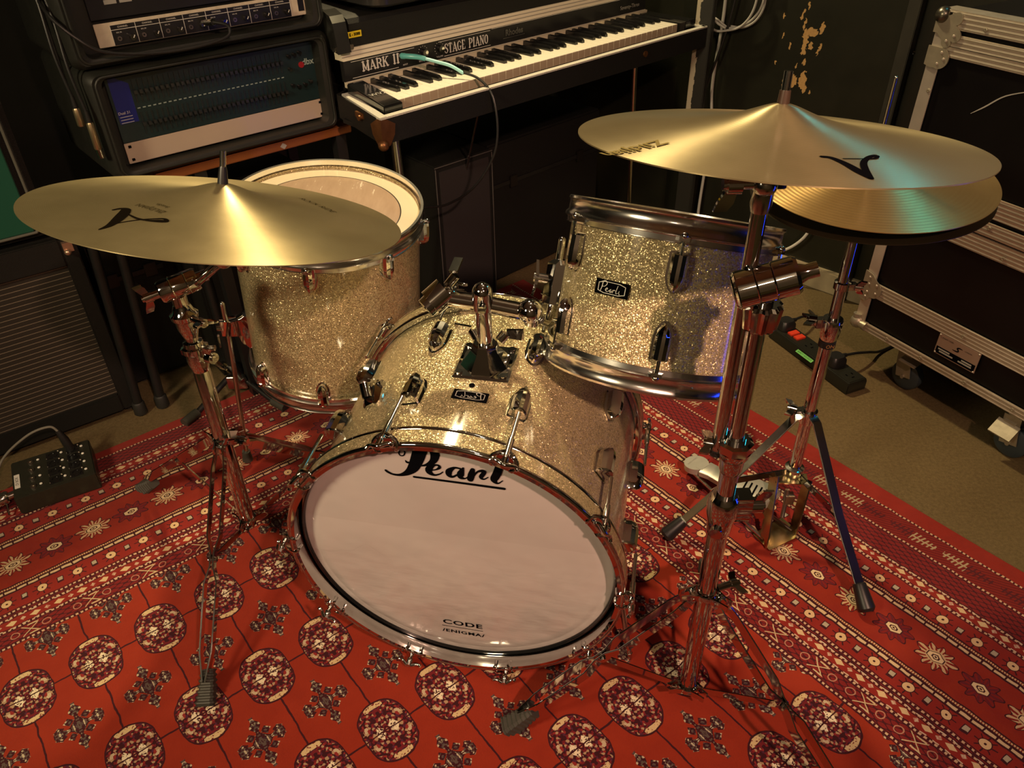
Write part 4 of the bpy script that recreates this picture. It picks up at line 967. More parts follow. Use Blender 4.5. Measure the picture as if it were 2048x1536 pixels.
# base frame, treadle
td = (V((0.365, 1.365, 0)) - V((0.541, 1.165, 0))).normalized(); tl = V((-td.y, td.x, 0)) * -1
b = MB(); b.lathe([(0.0122, 0.006), (0.0195, 0.004), (0.0205, -0.002), (0.0195, -0.020), (0.0165, -0.024)], 32, mx=T(HX, HY, 0.118)); b.build('base_collar', 'chrome_worn', hs_, W=True)
fr = V((0.548, 1.115, 0)); plat = plain('tarnished_steel_plate', (0.46, 0.38, 0.20), 0.22, 1.0, var=0.25, scale=9)
sidev = V((0.079, 0.039, 0)).normalized()
b = MB()
for s, tp in ((-1, V((0.545, 1.198, 0.104))), (1, V((0.612, 1.188, 0.104)))):
    bt = fr + sidev * s * 0.041
    b.strap([tp, bt + V((0, 0.004, 0.030)), bt + V((0, 0, 0.012))], (0, 1, 0), 0.030, 0.003)
b.strap([V((0.545, 1.199, 0.103)), V((0.612, 1.189, 0.103))], (0, 1, 0), 0.034, 0.003)
b.build('base_frame', plat, hs_, W=True)
b = MB(); b.prism([tuple((fr + sidev * x + V((-sidev.y, sidev.x, 0)) * y).xy) for x, y in ((-0.043, -0.018), (0.030, -0.018), (0.044, 0.004), (0.044, 0.040), (-0.043, 0.032))], 0.0105, 0.0135); b.build('foot_plate', plat, hs_, W=True)
b = MB(); b.tube([(0.566, 1.170, 0.095), (0.566, 1.165, 0.060), (0.560, 1.150, 0.035)], 0.0045, 12); b.box((0.572, 1.168, 0.072), (0.018, 0.016, 0.022)); b.build('pull_chain', 'steel', hs_, W=True)
toe, heel = V((0.541, 1.168, 0.068)), V((0.398, 1.330, 0.036))
ped = plain('cast_grey_pedal', (0.50, 0.50, 0.44), 0.38, 0.55, var=0.12, scale=50, bump=0.1)
dz = (heel - toe); ln_ = dz.length; yv_ = dz.normalized(); xv_ = V((yv_.y, -yv_.x, 0)).normalized(); zv_ = xv_.cross(yv_)
if zv_.z < 0: xv_ = -xv_; zv_ = xv_.cross(yv_)
fm = frame(xv_, yv_, zv_, toe)
def outline(w0):
    pts = [(0.000, 0.038), (0.05, 0.036), (0.11, 0.026), (0.155, 0.022), (0.185, 0.026)]
    return pts
b = MB(); pts = [(0.0, 0.030), (0.03, 0.039), (0.07, 0.038), (0.12, 0.026), (0.150, 0.022), (0.172, 0.024)]
rs5 = [[(-w_, y_, -0.006), (-w_ * .96, y_, 0.004), (-w_ * .8, y_, 0.006), (w_ * .8, y_, 0.006), (w_ * .96, y_, 0.004), (w_, y_, -0.006)] for y_, w_ in pts]
b.rings(rs5, mx=fm); fb_ = b.build('footboard', ped, hs_, W=True)
b = MB()
for k in range(5): b.add([(x, y, 0.0068) for x, y in ((-0.022, 0.012 + k * 0.012), (0.014, 0.022 + k * 0.012), (0.014, 0.026 + k * 0.012), (-0.022, 0.016 + k * 0.012))], [(0, 1, 2, 3)], fm)
b.build('grip_ribs', 'ink', fb_, W=True)
b = MB(); b.prism([(0.027 * math.cos(t), 0.027 * math.sin(t)) for t in [2 * PI * i / 36 for i in range(36)]], -0.008, 0.006, mx=fm @ T(0, 0.196, 0)); b.box((0, 0.178, 0.0), (0.030, 0.016, 0.013), mx=fm); hl = b.build('heel_plate', ped, hs_, W=True)
b = MB(); b.text('DIRECT DRIVE', 0.006, fm @ T(0, 0.207, 0.0065) @ RZ(180), sx=0.9); b.build('cast_text', 'grey', hl, W=True)
b = MB()
for s in (-1, 1): b.tube([fm @ V((s * 0.018, 0.19, -0.010)), V((fr.x, fr.y, 0.014)) + sidev * s * 0.034], 0.0040, 10)
b.build('radius_rod', 'chrome_worn', hs_, W=True)
# ------------------------------------------------------------------ electric piano
KA = R(42.9); Ke = V((math.cos(KA), math.sin(KA), 0)); Kb = V((-math.sin(KA), math.cos(KA), 0)); KO = V((-0.238, 1.736, 0))
pno = thing('electric_piano', KO, 'black stage electric piano with long row of cream keys standing on chrome legs', 'piano')
pno.rotation_euler = (0, 0, KA)
PX0, PX1 = -0.08, 1.085
rimm = NT('dusty_grey_felt_rim'); co = rimm.coord(); n = rimm.noise(co, 500, 2)
rimm.set(base=rimm.mix(n, (0.30, 0.30, 0.26), (0.62, 0.60, 0.52)), rough=0.9)
b = MB(); b.box(((PX0 + PX1) / 2, -0.046, 0.699), (PX1 - PX0, 0.012, 0.052)); b.prism([(-.080, -.050), (-.066, -.050), (-.022, .16), (-.022, .18), (0.020, .20), (0.020, .55), (0.008, .55), (0.008, .20), (-.036, .18)], 0.672, 0.726)
b.box((PX1 - 0.006, 0.25, 0.699), (0.012, 0.60, 0.054)); b.box((0.545, 0.25, 0.676), (1.07, 0.59, 0.010)); b.box((0.0, 0.05, 0.676), (0.10, 0.19, 0.010)); b.box((0.54, 0.545, 0.70), (1.09, 0.012, 0.06)); b.build('case_bottom', 'tolex', pno)
b = MB(); b.box(((PX0 + PX1) / 2, -0.045, 0.7275), (PX1 - PX0, 0.016, 0.004)); b.prism([(-.082, -.052), (-.064, -.052), (-.018, .158), (-.036, .158)], 0.7262, 0.7305); b.box((PX1 - 0.006, 0.05, 0.7275), (0.014, 0.2, 0.004)); b.build('felt_rim', rimm.mat, pno)
# white keys
WK = plain('ivory_key_plastic', (0.86, 0.82, 0.68), 0.22, coat=0.4); WF = plain('wooden_key_front', (0.42, 0.33, 0.22), 0.6)
b = MB(); b.rings([[(0.0005, 0.0, 0.700), (0.0230, 0.0, 0.700), (0.0230, 0.150, 0.700), (0.0005, 0.150, 0.700)], [(0.0005, 0.0, 0.7205), (0.0230, 0.0, 0.7205), (0.0230, 0.150, 0.7205), (0.0005, 0.150, 0.7205)], [(0.0010, 0.0004, 0.7215), (0.0225, 0.0004, 0.7215), (0.0225, 0.150, 0.7215), (0.0010, 0.150, 0.7215)]])
wk = b.build('white_key', [WK, WF], pno, ang=20)
for p in wk.data.polygons:
    if abs(p.normal.y + 1) < 0.2 and p.center.z < 0.7205: p.material_index = 1
bk0 = MB(); bk0.rings([[(-.0055, .048, .715), (.0055, .048, .715), (.0055, .150, .715), (-.0055, .150, .715)], [(-.0052, .049, .728), (.0052, .049, .728), (.0050, .150, .728), (-.0050, .150, .728)], [(-.0040, .055, .7325), (.0040, .055, .7325), (.0040, .150, .7330), (-.0040, .150, .7330)]])
bk = bk0.build('black_key', 'black_gloss', pno, ang=20)
wk.location.z = 0.018
first_b = True
for k in range(43):
    if k: again(wk, pno, T(k * 0.0235, 0, 0.018))
    # lowest key is E: note within the octave starting at E
    note = (k + 2) % 7          # C=0 D=1 E=2 ...
    if k < 42 and note in (0, 1, 3, 4, 5):
        m = T((k + 1) * 0.0235 + (0.0015 if note in (1, 5) else -0.0015 if note in (0, 3) else 0), 0, 0.018)
        if first_b: bk.matrix_local = m; first_b = False
        else: again(bk, pno, m)
# cheek blocks
ck = MB(); ck.rings([[(-.052, -.028, .700), (-.002, -.028, .700), (.020, .150, .700), (-.024, .150, .700)], [(-.052, -.028, .743), (-.002, -.028, .743), (.020, .150, .752), (-.024, .150, .752)]])
c1 = ck.build('cheek_block', 'black_gloss', pno, bevel=0.002)
b = MB(); b.text('WVZ', 0.020, T(-0.012, 0.045, 0.7480) @ RX(3) @ RZ(-1)); b.build('scratched_letters', 'grey', c1)
b = MB(); b.box((1.041, 0.062, 0.726), (0.048, 0.17, 0.044)); b.build('cheek_block', 'black_gloss', pno, bevel=0.002)
# name rail
b = MB(); b.box((0.52, 0.158, 0.746), (1.08, 0.014, 0.012)); b.build('key_felt_rail', plain('beige_rail', (0.55, 0.49, 0.36), 0.6), pno)
nr = MB(); nr.box((0.52, 0.166, 0.774), (1.08, 0.014, 0.046)); nro = nr.build('name_rail', 'black', pno, bevel=0.001)
b = MB(); b.rings([[(x, .157, .797), (x, .162, .803), (x, .166, .812), (x, .168, .819), (x, .190, .821), (x, .190, .797)] for x in (-0.02, 1.06)]); b.build('top_rail', 'cream', pno, ang=15)
for z_ in (.8045, .8125):
    b = MB(); b.box((0.52, 0.1615 + (z_ - .8045) * .5, z_), (1.08, 0.002, 0.0012)); b.build('rail_groove', 'grey', pno)
ZF = frame((1, 0, 0), (0, 0, 1), (0, -1, 0), (0, 0.1585, 0))
G = {'M': (.95, [[(.17, 0, .09), (.17, 1, .09)], [(.15, 1, .07), (.48, .12, .07)], [(.48, .12, .05), (.78, 1, .05)], [(.78, 0, .11), (.78, 1, .11)]], (.17, .78), (.17, .78)),
     'A': (.82, [[(.12, 0, .05), (.40, .95, .05)], [(.40, .95, .10), (.70, 0, .10)], [(.2, .3, .045), (.6, .3, .045)]], (.12, .70), ()),
     'R': (.80, [[(.2, 0, .10), (.2, 1, .10)], [(.2, .95, .05), (.5, .95, .06), (.64, .82, .10), (.64, .66, .10), (.5, .52, .05), (.2, .52, .04)], [(.45, .5, .08), (.62, .3, .10), (.66, .05, .08), (.8, .03, .04)]], (.2,), (.2,)),
     'K': (.84, [[(.2, 0, .10), (.2, 1, .10)], [(.25, .40, .05), (.68, .98, .05)], [(.40, .58, .09), (.70, 0, .10)]], (.2, .70), (.2, .68)),
     'I': (.46, [[(.22, 0, .10), (.22, 1, .10)]], (.22,), (.22,)),
     'S': (.66, [[(.60, .74, .06), (.52, .93, .05), (.33, .98, .05), (.15, .86, .09), (.18, .64, .10), (.45, .45, .11), (.56, .24, .09), (.42, .04, .05), (.24, .03, .05), (.08, .2, .06)]], (), ()),
     'T': (.72, [[(.36, 0, .10), (.36, 1, .10)], [(.05, .96, .045), (.67, .96, .045)], [(.06, .96, .04), (.05, .74, .02)], [(.66, .96, .04), (.67, .74, .02)]], (.36,), ()),
     'G': (.78, [[(.66, .76, .05), (.52, .95, .05), (.34, .97, .05), (.15, .75, .09), (.13, .45, .10), (.2, .15, .08), (.38, .03, .05), (.56, .1, .05), (.62, .38, .09)], [(.45, .40, .04), (.74, .40, .04)]], (), ()),
     'E': (.70, [[(.2, 0, .10), (.2, 1, .10)], [(.1, .96, .045), (.6, .96, .045)], [(.1, .04, .045), (.62, .04, .045)], [(.2, .52, .04), (.46, .52, .04)], [(.6, .96, .04), (.61, .76, .02)], [(.62, .04, .04), (.63, .26, .02)]], (), ()),
     'P': (.74, [[(.2, 0, .10), (.2, 1, .10)], [(.2, .95, .05), (.48, .95, .06), (.62, .82, .10), (.62, .64, .10), (.48, .48, .05), (.2, .48, .04)]], (.2,), (.2,)),
     'N': (.84, [[(.17, 0, .05), (.17, 1, .05)], [(.17, .98, .10), (.66, .05, .10)], [(.67, 0, .05), (.67, 1, .05)]], (.17,), (.17, .67)),
     'O': (.76, [[(.38, .98, .05), (.18, .82, .09), (.13, .5, .10), (.18, .18, .09), (.38, .02, .05), (.57, .18, .09), (.62, .5, .10), (.57, .82, .09), (.38, .98, .05)]], (), ()), ' ': (.55, [], (), ())}
def slab(b, txt, x0, x1, y0, h, mx):
    tot = sum(G[c][0] for c in txt); k = (x1 - x0) / tot; x = x0
    for c in txt:
        w_, st, lo, hi = G[c]
        for s_ in st: b.stroke([(x + px * k, y0 + py * h, hw * (k * 0.9)) for px, py, hw in s_], 0.0, mx, sub=4 if len(s_) > 4 else 1)
        for q in lo: b.box((x + q * k, y0 + 0.03 * h, 0), (0.34 * k, 0.07 * h, 0.0003), mx)
        for q in hi: b.box((x + q * k, y0 + 0.97 * h, 0), (0.34 * k, 0.07 * h, 0.0003), mx)
        x += w_ * k
b = MB(); slab(b, 'MARK II', 0.028, 0.135, 0.7675, 0.0205, ZF); b.build('printed_name', 'white', nro)
b = MB(); slab(b, 'STAGE PIANO', 0.272, 0.418, 0.7635, 0.0215, ZF); b.build('printed_name', 'white', nro)
b = MB()
for x0, x1, z_ in ((0.0, 0.180, .7925), (0.255, 0.425, .7925), (0.0, 0.130, .7575), (0.270, 0.425, .7575), (-0.02, 1.06, .7522), (0.43, 1.06, .7950)): b.box(((x0 + x1) / 2, z_, 0), (x1 - x0, 0.0010, 0.0003), ZF)
b.build('printed_lines', 'white', nro)
b = MB(); b.text('Rhodes', 0.021, ZF @ T(0.509, 0.777, 0.0012), offset=0.0008, sx=1.0); b.box((0.509, 0.7655, 0.0006), (0.078, 0.0014, 0.0012), ZF); b.build('metal_badge', plain('dull_badge_metal', (0.20, 0.20, 0.19), 0.35, 0.8), nro)
b = MB(); b.text('Seventy-Three', 0.015, ZF @ T(0.985, 0.771, 0.0004) @ Matrix.Shear('XZ', 4, (0.0, 0.0)), sx=1.0); b.build('printed_name', 'grey', nro)
for x_, t_ in ((0.206, 'BASS BOOST'), (0.256, 'VOLUME')):
    b = MB(); b.cyl((x_, .1585, .778), (x_, .147, .778), 0.0080, 20); kn_ = b.build('control_knob', 'black_gloss', nro); 
    b = MB(); b.cyl((x_ + .003, .147, .779), (x_ + .003, .1465, .779), 0.0040, 14); b.build('knob_cap', 'chrome', kn_)
    b = MB()
    for i in range(11):
        a_ = R(225 - 27 * i); b.cyl((x_ + .014 * math.cos(a_), .1586, .778 + .014 * math.sin(a_)), (x_ + .014 * math.cos(a_), .1582, .778 + .014 * math.sin(a_)), 0.0008, 6)
    b.text(t_, 0.0052, ZF @ T(x_, 0.7595, 0.0004)); b.build('printed_scale', 'white', nro)
b = MB(); b.text('INPUT', 0.0050, ZF @ T(0.150, 0.7600, 0.0004)); b.build('printed_text', 'white', nro)
b = MB(); b.cyl((0.139, .160, .782), (0.139, .1555, .782), 0.0065, 20); b.build('jack_socket', 'chrome', nro)
# lid
b = MB(); prf = [(.172, .820), (.170, .868), (.176, .878), (.190, .883), (.40, .892), (.56, .885), (.585, .86), (.585, .72), (.172, .72)]
b.rings([[(x, y, z) for y, z in prf] for x in (0.014, 1.075)]); lid = b.build('lid', 'tolex', pno, ang=30, bevel=0)
b = MB(); prf = [(.150, .815), (.158, .850), (.166, .876), (.182, .888), (.235, .892), (.235, .815)]
b.rings([[(x + max(0, y - .15) * .3, y, z) for y, z in prf] for x in (-0.034, -0.026, -0.0)]); b.build('lid_corner', plain('scuffed_black_metal', (0.06, 0.06, 0.055), 0.22, 0.6, var=0.4, scale=30), lid, ang=30)
b = MB(); b.box((0.018, 0.1688, 0.846), (0.052, 0.0015, 0.013)); lb = b.build('asset_label', plain('yellow_tape', (0.80, 0.62, 0.02), 0.45), lid)
b = MB(); b.text('GH E - 3088', 0.0085, ZF @ T(0.018, 0.846, -0.0086), offset=0.0003); b.build('label_text', 'ink', lb)
b = MB(); b.box((-0.012, 0.164, 0.824), (0.05, 0.014, 0.010)); b.build('hinge_plate', 'chrome_worn', lid, bevel=0.001)
# corner protector, latch, legs
b = MB(); rust = plain('rusty_brass_corner', (0.20, 0.09, 0.035), 0.4, 0.8, var=0.4, scale=60, bump=0.2)
b.rings([[(x + dx * k, y + dy * k, z) for dx, dy in ((0, .03), (-.0, 0), (.03, 0), (.034, -.003), (-.004, -.004), (-.004, .034))] for x, y, z, k in ((-.0795, -.0515, .726, .35), (-.0795, -.0515, .712, 1.0), (-.0795, -.0515, .690, .9), (-.079, -.051, .668, .5))])
b.ball((-.079, -.051, .672), .012, 14); b.build('corner_protector', rust, pno, ang=25)
b = MB(); b.box((-0.060, 0.05, 0.712), (0.012, 0.030, 0.012)); b.cyl((-0.066, 0.045, .708), (-.072, .045, .708), .006, 12); b.build('latch', rust, pno)
b = MB(); b.cyl((0.80, -.0525, .703), (0.80, -.056, .703), .008, 14); b.build('latch', rust, pno)
for (x0, y0, x1, y1) in ((0.0, 0.02, 0.0, 0.0), (0.825, 0.0, 0.93, 0.06), (0.03, 0.50, -0.04, 0.60), (1.0, 0.50, 1.06, 0.60)):
    b = MB(); b.tube([(x0, y0, 0.674), (x1, y1, 0.012)], 0.0110 if x0 == 0.0 else 0.0075, 20); lg_ = b.build('leg', 'chrome_worn', pno)
    b = MB(); b.cyl((x1, y1, 0.035), (x1, y1, 0.001), 0.014, 16); b.build('rubber_tip', 'rubber', lg_)
b = MB(); b.tube([(0.26, 0.02, 0.674), (0.35, 0.20, 0.42), (0.40, 0.30, 0.28)], 0.003, 10); b.build('pedal_rod', 'chrome_worn', pno)
def kp(x, y, z): return KO + Ke * x + Kb * y + V((0, 0, z))
# patch cable with teal boot
plg = thing('instrument_cable', kp(0.139, 0.155, 0.782), 'black instrument cable with teal plug hanging from the electric piano', 'cable')
teal = plain('teal_boot', (0.10, 0.42, 0.40), 0.35, coat=0.3)
b = MB(); b.tube(bez([kp(0.139, 0.154, 0.782), kp(0.143, 0.140, 0.783), kp(0.158, 0.118, 0.782), kp(0.170, 0.105, 0.778)], 5), [0.0070] * 4 + [0.0062] * 6 + [0.0058] * 6, 14); b.build('plug', teal, plg, W=True)
b = MB(); b.tube(bez([kp(0.168, 0.107, 0.779), kp(0.186, 0.080, 0.772), kp(0.200, 0.050, 0.766), kp(0.212, 0.018, 0.752)], 6), 0.0038, 12); b.build('sleeve', plain('pale_teal_sleeve', (0.30, 0.66, 0.66), 0.35), plg, W=True)
b = MB(); b.tube(bez([kp(0.211, 0.021, 0.754), kp(0.224, -0.022, 0.744), kp(0.228, -0.062, 0.712), kp(0.224, -0.080, 0.64), kp(0.213, -0.070, 0.57), kp(0.19, -0.02, 0.49), kp(0.165, 0.06, 0.43), kp(0.12, 0.14, 0.40), kp(0.05, 0.16, 0.30), kp(-0.02, 0.2, 0.012)], 8), 0.0030, 10); b.build('cord', 'black', plg, W=True)
# tray with red lid lying on the piano
tr_ = thing('equipment_tray', kp(0.42, 0.30, 0.894), 'red brown padded tray with dark rounded rim lying on the electric piano', 'tray'); tr_.rotation_euler = (0, 0, R(44))
def rrect(w, d, r, z, n=6):
    out = []
    for cx, cy, a0 in ((w / 2 - r, d / 2 - r, 0), (-w / 2 + r, d / 2 - r, 90), (-w / 2 + r, -d / 2 + r, 180), (w / 2 - r, -d / 2 + r, 270)):
        for i in range(n + 1): out.append((cx + r * math.cos(R(a0 + 90 * i / n)), cy + r * math.sin(R(a0 + 90 * i / n)), z))
    return out
b = MB(); b.rings([rrect(0.70, 0.30, 0.04, 0.0), rrect(0.72, 0.32, 0.045, 0.006), rrect(0.72, 0.32, 0.045, 0.026), rrect(0.70, 0.30, 0.04, 0.030)]); b.build('tray_rim', plain('dark_metal_tray', (0.05, 0.05, 0.048), 0.25, 0.5), tr_)
b = MB(); b.rings([rrect(0.684, 0.284, 0.035, 0.024), rrect(0.684, 0.284, 0.035, 0.0325)]); b.build('edge_piping', 'white', tr_)
b = MB(); b.rings([rrect(0.676, 0.276, 0.033, 0.03), rrect(0.674, 0.274, 0.033, 0.036)]); b.build('padded_top', plain('red_brown_vinyl', (0.35, 0.075, 0.03), 0.45, var=0.2, scale=40, bump=0.2), tr_)

# ------------------------------------------------------------------ speaker cabinet under the piano
sc_ = thing('speaker_cabinet', (-0.13, 2.20, 0), 'tall black speaker cabinet under the electric piano behind the floor tom', 'speaker')
A1, A2 = V((-0.195, 2.030, 0)), V((-0.042, 2.165, 0)); d_ = (A2 - A1).normalized(); nrm = V((-d_.y, d_.x, 0)); w_ = (A2 - A1).length
fm = frame(d_, nrm, (0, 0, 1), A1)
b = MB(); b.box((w_ / 2, 0.12, 0.245), (w_, 0.24, 0.465), fm); b.build('body', 'tolex', sc_, W=True, bevel=0.004)
b = MB(); b.box((w_ / 2, -0.001, 0.245), (w_ - 0.03, 0.004, 0.43), fm); b.build('grille', plain('black_grille_cloth', (0.016, 0.012, 0.012), 0.8, var=0.4, scale=600), sc_, W=True)
b = MB()
for x_ in (0.002, w_ - 0.002): b.cyl(fm @ V((x_, -0.002, 0.02)), fm @ V((x_, -0.002, 0.47)), 0.0016, 8)
b.cyl(fm @ V((0, -0.002, 0.474)), fm @ V((w_, -0.002, 0.474)), 0.0016, 8); b.build('piping', plain('dark_piping', (0.07, 0.065, 0.06), 0.5), sc_, W=True)
for x_ in (0.02, w_ - 0.02):
    for y_ in (0.03, 0.21):
        b = MB(); b.cyl(fm @ V((x_, y_, 0.0)), fm @ V((x_, y_, 0.016)), 0.012, 12); b.build('foot', 'rubber', sc_, W=True)

# ------------------------------------------------------------------ racks on their table
RS_ = 0.955; UO = V((-0.784, 1.592, 0.0556)); UA = R(39.9); Ue = V((math.cos(UA), math.sin(UA), 0)); Un = V((Ue.y, -Ue.x, 0))
def rk(x, y, z): return UO + (Ue * x - Un * y + V((0, 0, z))) * RS_         # y runs into the rack
def rack_case(z0, z1, label, x0=-0.045, x1=0.508, oz=(0.02, 0.016)):
    t = thing('rack_case', rk(0, 0, z0), label, 'rack case', 'soft rack cases on the table'); t.rotation_euler = (0, 0, UA); t.scale = (RS_,) * 3
    h = z1 - z0; X0, X1 = x0, x1
    def rr_(x0, x1, z0_, z1_, r, y):
        out = []
        for cx, cz, a0 in ((x1 - r, z1_ - r, 0), (x0 + r, z1_ - r, 90), (x0 + r, z0_ + r, 180), (x1 - r, z0_ + r, 270)):
            for i in range(5): out.append((cx + r * math.cos(R(a0 + 22.5 * i)), y, cz + r * math.sin(R(a0 + 22.5 * i))))
        return out
    b = MB(); b.rings([rr_(X0 + .006, X1 - .006, .004, h - .004, .02, .30), rr_(X0, X1, 0, h, .022, .28), rr_(X0, X1, 0, h, .022, -.02), rr_(X0 + .012, X1 - .012, .008, h - .008, .018, -.034), rr_(X0 + .030, X1 - .030, .018, h - .016, .016, -.030), rr_(X0 + .034, X1 - .034, .020, h - .018, .014, .0), rr_(X0 + .034, X1 - .034, .020, h - .018, .014, .012)])
    b.build('soft_shell', 'fabric', t, ang=50)
    b = MB(); b.tube([V(p) + V((0, -0.037, 0)) * 1 for p in rr_(X0 + .018, X1 - .018, .012, h - .011, .018, 0)], 0.0028, 8, closed=True); b.build('zip_edging', 'fabric', t)
    return t
low = rack_case(0.612, 0.838, 'lower black nylon rack case holding the dark teal equaliser')
upc = rack_case(0.842, 1.075, 'upper black nylon rack case holding the white-edged mixer strip', x0=-0.055)
eq = thing('graphic_equaliser', rk(0, 0, 0.681), 'dark teal rack graphic equaliser with rows of sliders in the lower case', 'audio rack unit'); eq.rotation_euler = (0, 0, UA); eq.scale = (RS_,) * 3
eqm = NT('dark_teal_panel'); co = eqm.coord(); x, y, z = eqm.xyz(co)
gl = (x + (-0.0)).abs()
eqm.set(base=eqm.mix(x.lt(0.045) * z.gt(0.04) * (z + x * 0.6).lt(0.145) * x.gt(0.006), (0.007, 0.022, 0.024), (0.006, 0.014, 0.20)), rough=0.4)  # blue patch at left: stage light reflection painted into the panel colour
b = MB(); b.box((0.2415, 0.10, 0.0667), (0.440, 0.20, 0.128)); b.build('chassis', 'black', eq)
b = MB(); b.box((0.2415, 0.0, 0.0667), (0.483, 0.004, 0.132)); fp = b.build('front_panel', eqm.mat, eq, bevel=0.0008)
pf = frame((1, 0, 0), (0, 0, 1), (0, -1, 0), (0, -0.0022, 0))
b = MB()
for i in range(31): b.box((0.052 + i * 0.0112, 0.066, 0.0), (0.0062, 0.0022, 0.0004), pf)
for z_ in (0.100, 0.034):
    for i in range(31): b.box((0.052 + i * 0.0112, z_, 0), (0.0040, 0.0006, 0.0004), pf)
b.build('printed_scale', plain('pale_green_print_dim', (0.28, 0.35, 0.32), 0.5), fp)
b = MB(); b.text('dbx', 0.020, pf @ T(0.458, 0.090, 0.0003), offset=0.0004); b.build('printed_marks', plain('pale_green_print', (0.30, 0.38, 0.34), 0.5), fp)
b = MB(); b.text('Dual 31', 0.008, pf @ T(0.020, 0.062, 0.0003)); 
for k in range(3): b.box((0.022, 0.054 - k * 0.006, 0), (0.026, 0.0010, 0.0004), pf)
b.build('printed_text', 'white', fp)
b = MB(); b.cyl((0.440, -0.0020, 0.086), (0.440, -0.0040, 0.086), 0.007, 18); b.build('red_emblem', plain('red_emblem', (0.30, 0.01, 0.015), 0.4), fp)
def slider(): 
    b = MB(); b.box((0, -0.0016, 0), (0.0016, 0.002, 0.046)); b.box((0, -0.006, 0), (0.0062, 0.010, 0.0075)); return b
sl = None; rr0 = random.Random(5)
for z_ in (0.100, 0.034):
    for i in range(31):
        m = T(0.052 + i * 0.0112, -0.0012, z_)
        if sl is None: sl = slider().build('slider', plain('slider_black', (0.018, 0.020, 0.020), 0.35), fp); sl.matrix_local = m
        else: again(sl, fp, m)
for px_, pz_ in ((0.410, 0.110), (0.424, 0.112), (0.438, 0.114), (0.408, 0.082), (0.408, 0.045), (0.424, 0.040), (0.440, 0.042), (0.455, 0.046)):
    b = MB(); b.cyl((px_, -0.002, pz_), (px_, -0.012, pz_), 0.0042, 14); b.build('knob', 'black_gloss', fp)
bp = MB(); bp.box((0.2415, 0.0, 0.0218), (0.483, 0.004, 0.0436)); 
bl = thing('blank_panel', rk(0, 0, 0.6372), 'plain pinkish silver blanking plate below the equaliser', 'rack panel'); bl.rotation_euler = (0, 0, UA); bl.scale = (RS_,) * 3
bpo = bp.build('plate', plain('satin_anodised_plate', (0.62, 0.50, 0.40), 0.42, 0.35, var=0.06, scale=4), bl, bevel=0.0008)
for x_ in (0.010, 0.473):
    for z_ in (0.008, 0.036): 
        b = MB(); b.tube([(x_ - .003, -0.0022, z_), (x_ + .003, -0.0022, z_)], 0.0028, 10); b.build('screw_slot', 'ink', bpo)
# mixer strip in the upper case
mx_u = thing('line_mixer', rk(0.012, 0, 0.872), 'black rack line mixer with worn white frame and knobs in the upper case', 'audio rack unit'); mx_u.rotation_euler = (0, 0, UA); mx_u.scale = (RS_,) * 3
b = MB(); b.box((0.2415, 0.10, 0.0222), (0.440, 0.20, 0.040)); b.build('chassis', 'black', mx_u)
b = MB(); b.box((0.2415, 0, 0.0222), (0.483, 0.004, 0.0440)); fpm = b.build('front_panel', plain('worn_cream_frame', (0.66, 0.58, 0.44), 0.45, var=0.25, scale=60), mx_u, bevel=0.0008)
for k in range(8):
    x0 = 0.030 + k * 0.0495
    b = MB(); b.box((x0 + 0.0242, -0.0026, 0.0200), (0.0484, 0.0014, 0.0370)); b.build('channel_panel', 'black', fpm)
b = MB()
for k in range(9): b.box((0.0295 + k * 0.0495, 0.0200, 0.0014), (0.0009, 0.0370, 0.0005), pf)
b.box((0.228, 0.0300, 0.0014), (0.396, 0.0009, 0.0005), pf)
for k in range(8): b.text('CHANNEL', 0.0045, pf @ T(0.054 + k * 0.0495, 0.0345, 0.0014)); b.text('BAL IN', 0.0035, pf @ T(0.044 + k * 0.0495, 0.0245, 0.0014))
b.build('printed_grid', 'white', fpm)
b = MB(); b.box((0.452, -0.0026, 0.0222), (0.014, 0.0014, 0.026)); b.build('power_switch', 'black', fpm)
for k in range(8):
    b = MB(); b.cyl((0.066 + k * 0.0495, -0.003, 0.013), (0.066 + k * 0.0495, -0.014, 0.013), 0.0055, 18); kb = b.build('knob', 'black_gloss', fpm)
    b = MB(); b.box((0, 0, 0), (0.0012, 0.003, 0.006), T(0.068 + k * 0.0495, -0.0135, 0.015) @ RY(35)); b.build('pointer', 'white', kb)
    b = MB(); b.lathe([(0.0022, 0), (0.0044, 0), (0.0044, 0.002), (0.0022, 0.002)], 18, mx=T(0.042 + k * 0.0495, -0.0032, 0.013) @ RX(90), closed=True); b.build('jack_socket', 'steel', fpm)
# dark unit above it
du = thing('dark_rack_unit', rk(0.012, 0, 0.922), 'black rack unit with two small grey labels above the line mixer', 'audio rack unit'); du.rotation_euler = (0, 0, UA); du.scale = (RS_,) * 3
b = MB(); b.box((0.2415, 0.012, 0.060), (0.483, 0.02, 0.118)); b.build('front_panel', 'black', du)
for x_ in (0.045, 0.075):
    b = MB(); b.box((x_, 0.001, 0.030), (0.024, 0.001, 0.008)); b.build('paper_label', 'grey', du)
# cable plugged in the mixer
pc = thing('patch_cable', rk(0.255, -0.04, 0.886), 'black patch cable with silver plug drooping across the line mixer', 'cable')
b = MB(); b.cyl(rk(0.230, -0.006, 0.889), rk(0.240, -0.036, 0.894), 0.0062, 18); b.build('plug', 'chrome_worn', pc, W=True)
b = MB(); b.tube(bez([rk(0.240, -0.036, 0.894), rk(0.258, -0.066, 0.888), rk(0.244, -0.074, 0.868), rk(0.16, -0.066, 0.858), rk(0.07, -0.058, 0.862), rk(0.0, -0.058, 0.878), rk(-0.035, -0.05, 0.905), rk(-0.062, -0.03, 0.940), rk(-0.066, 0.01, 0.965), rk(-0.058, 0.05, 0.955), rk(-0.058, 0.06, 0.80)], 8), 0.0032, 10); b.build('cord', 'black', pc, W=True)
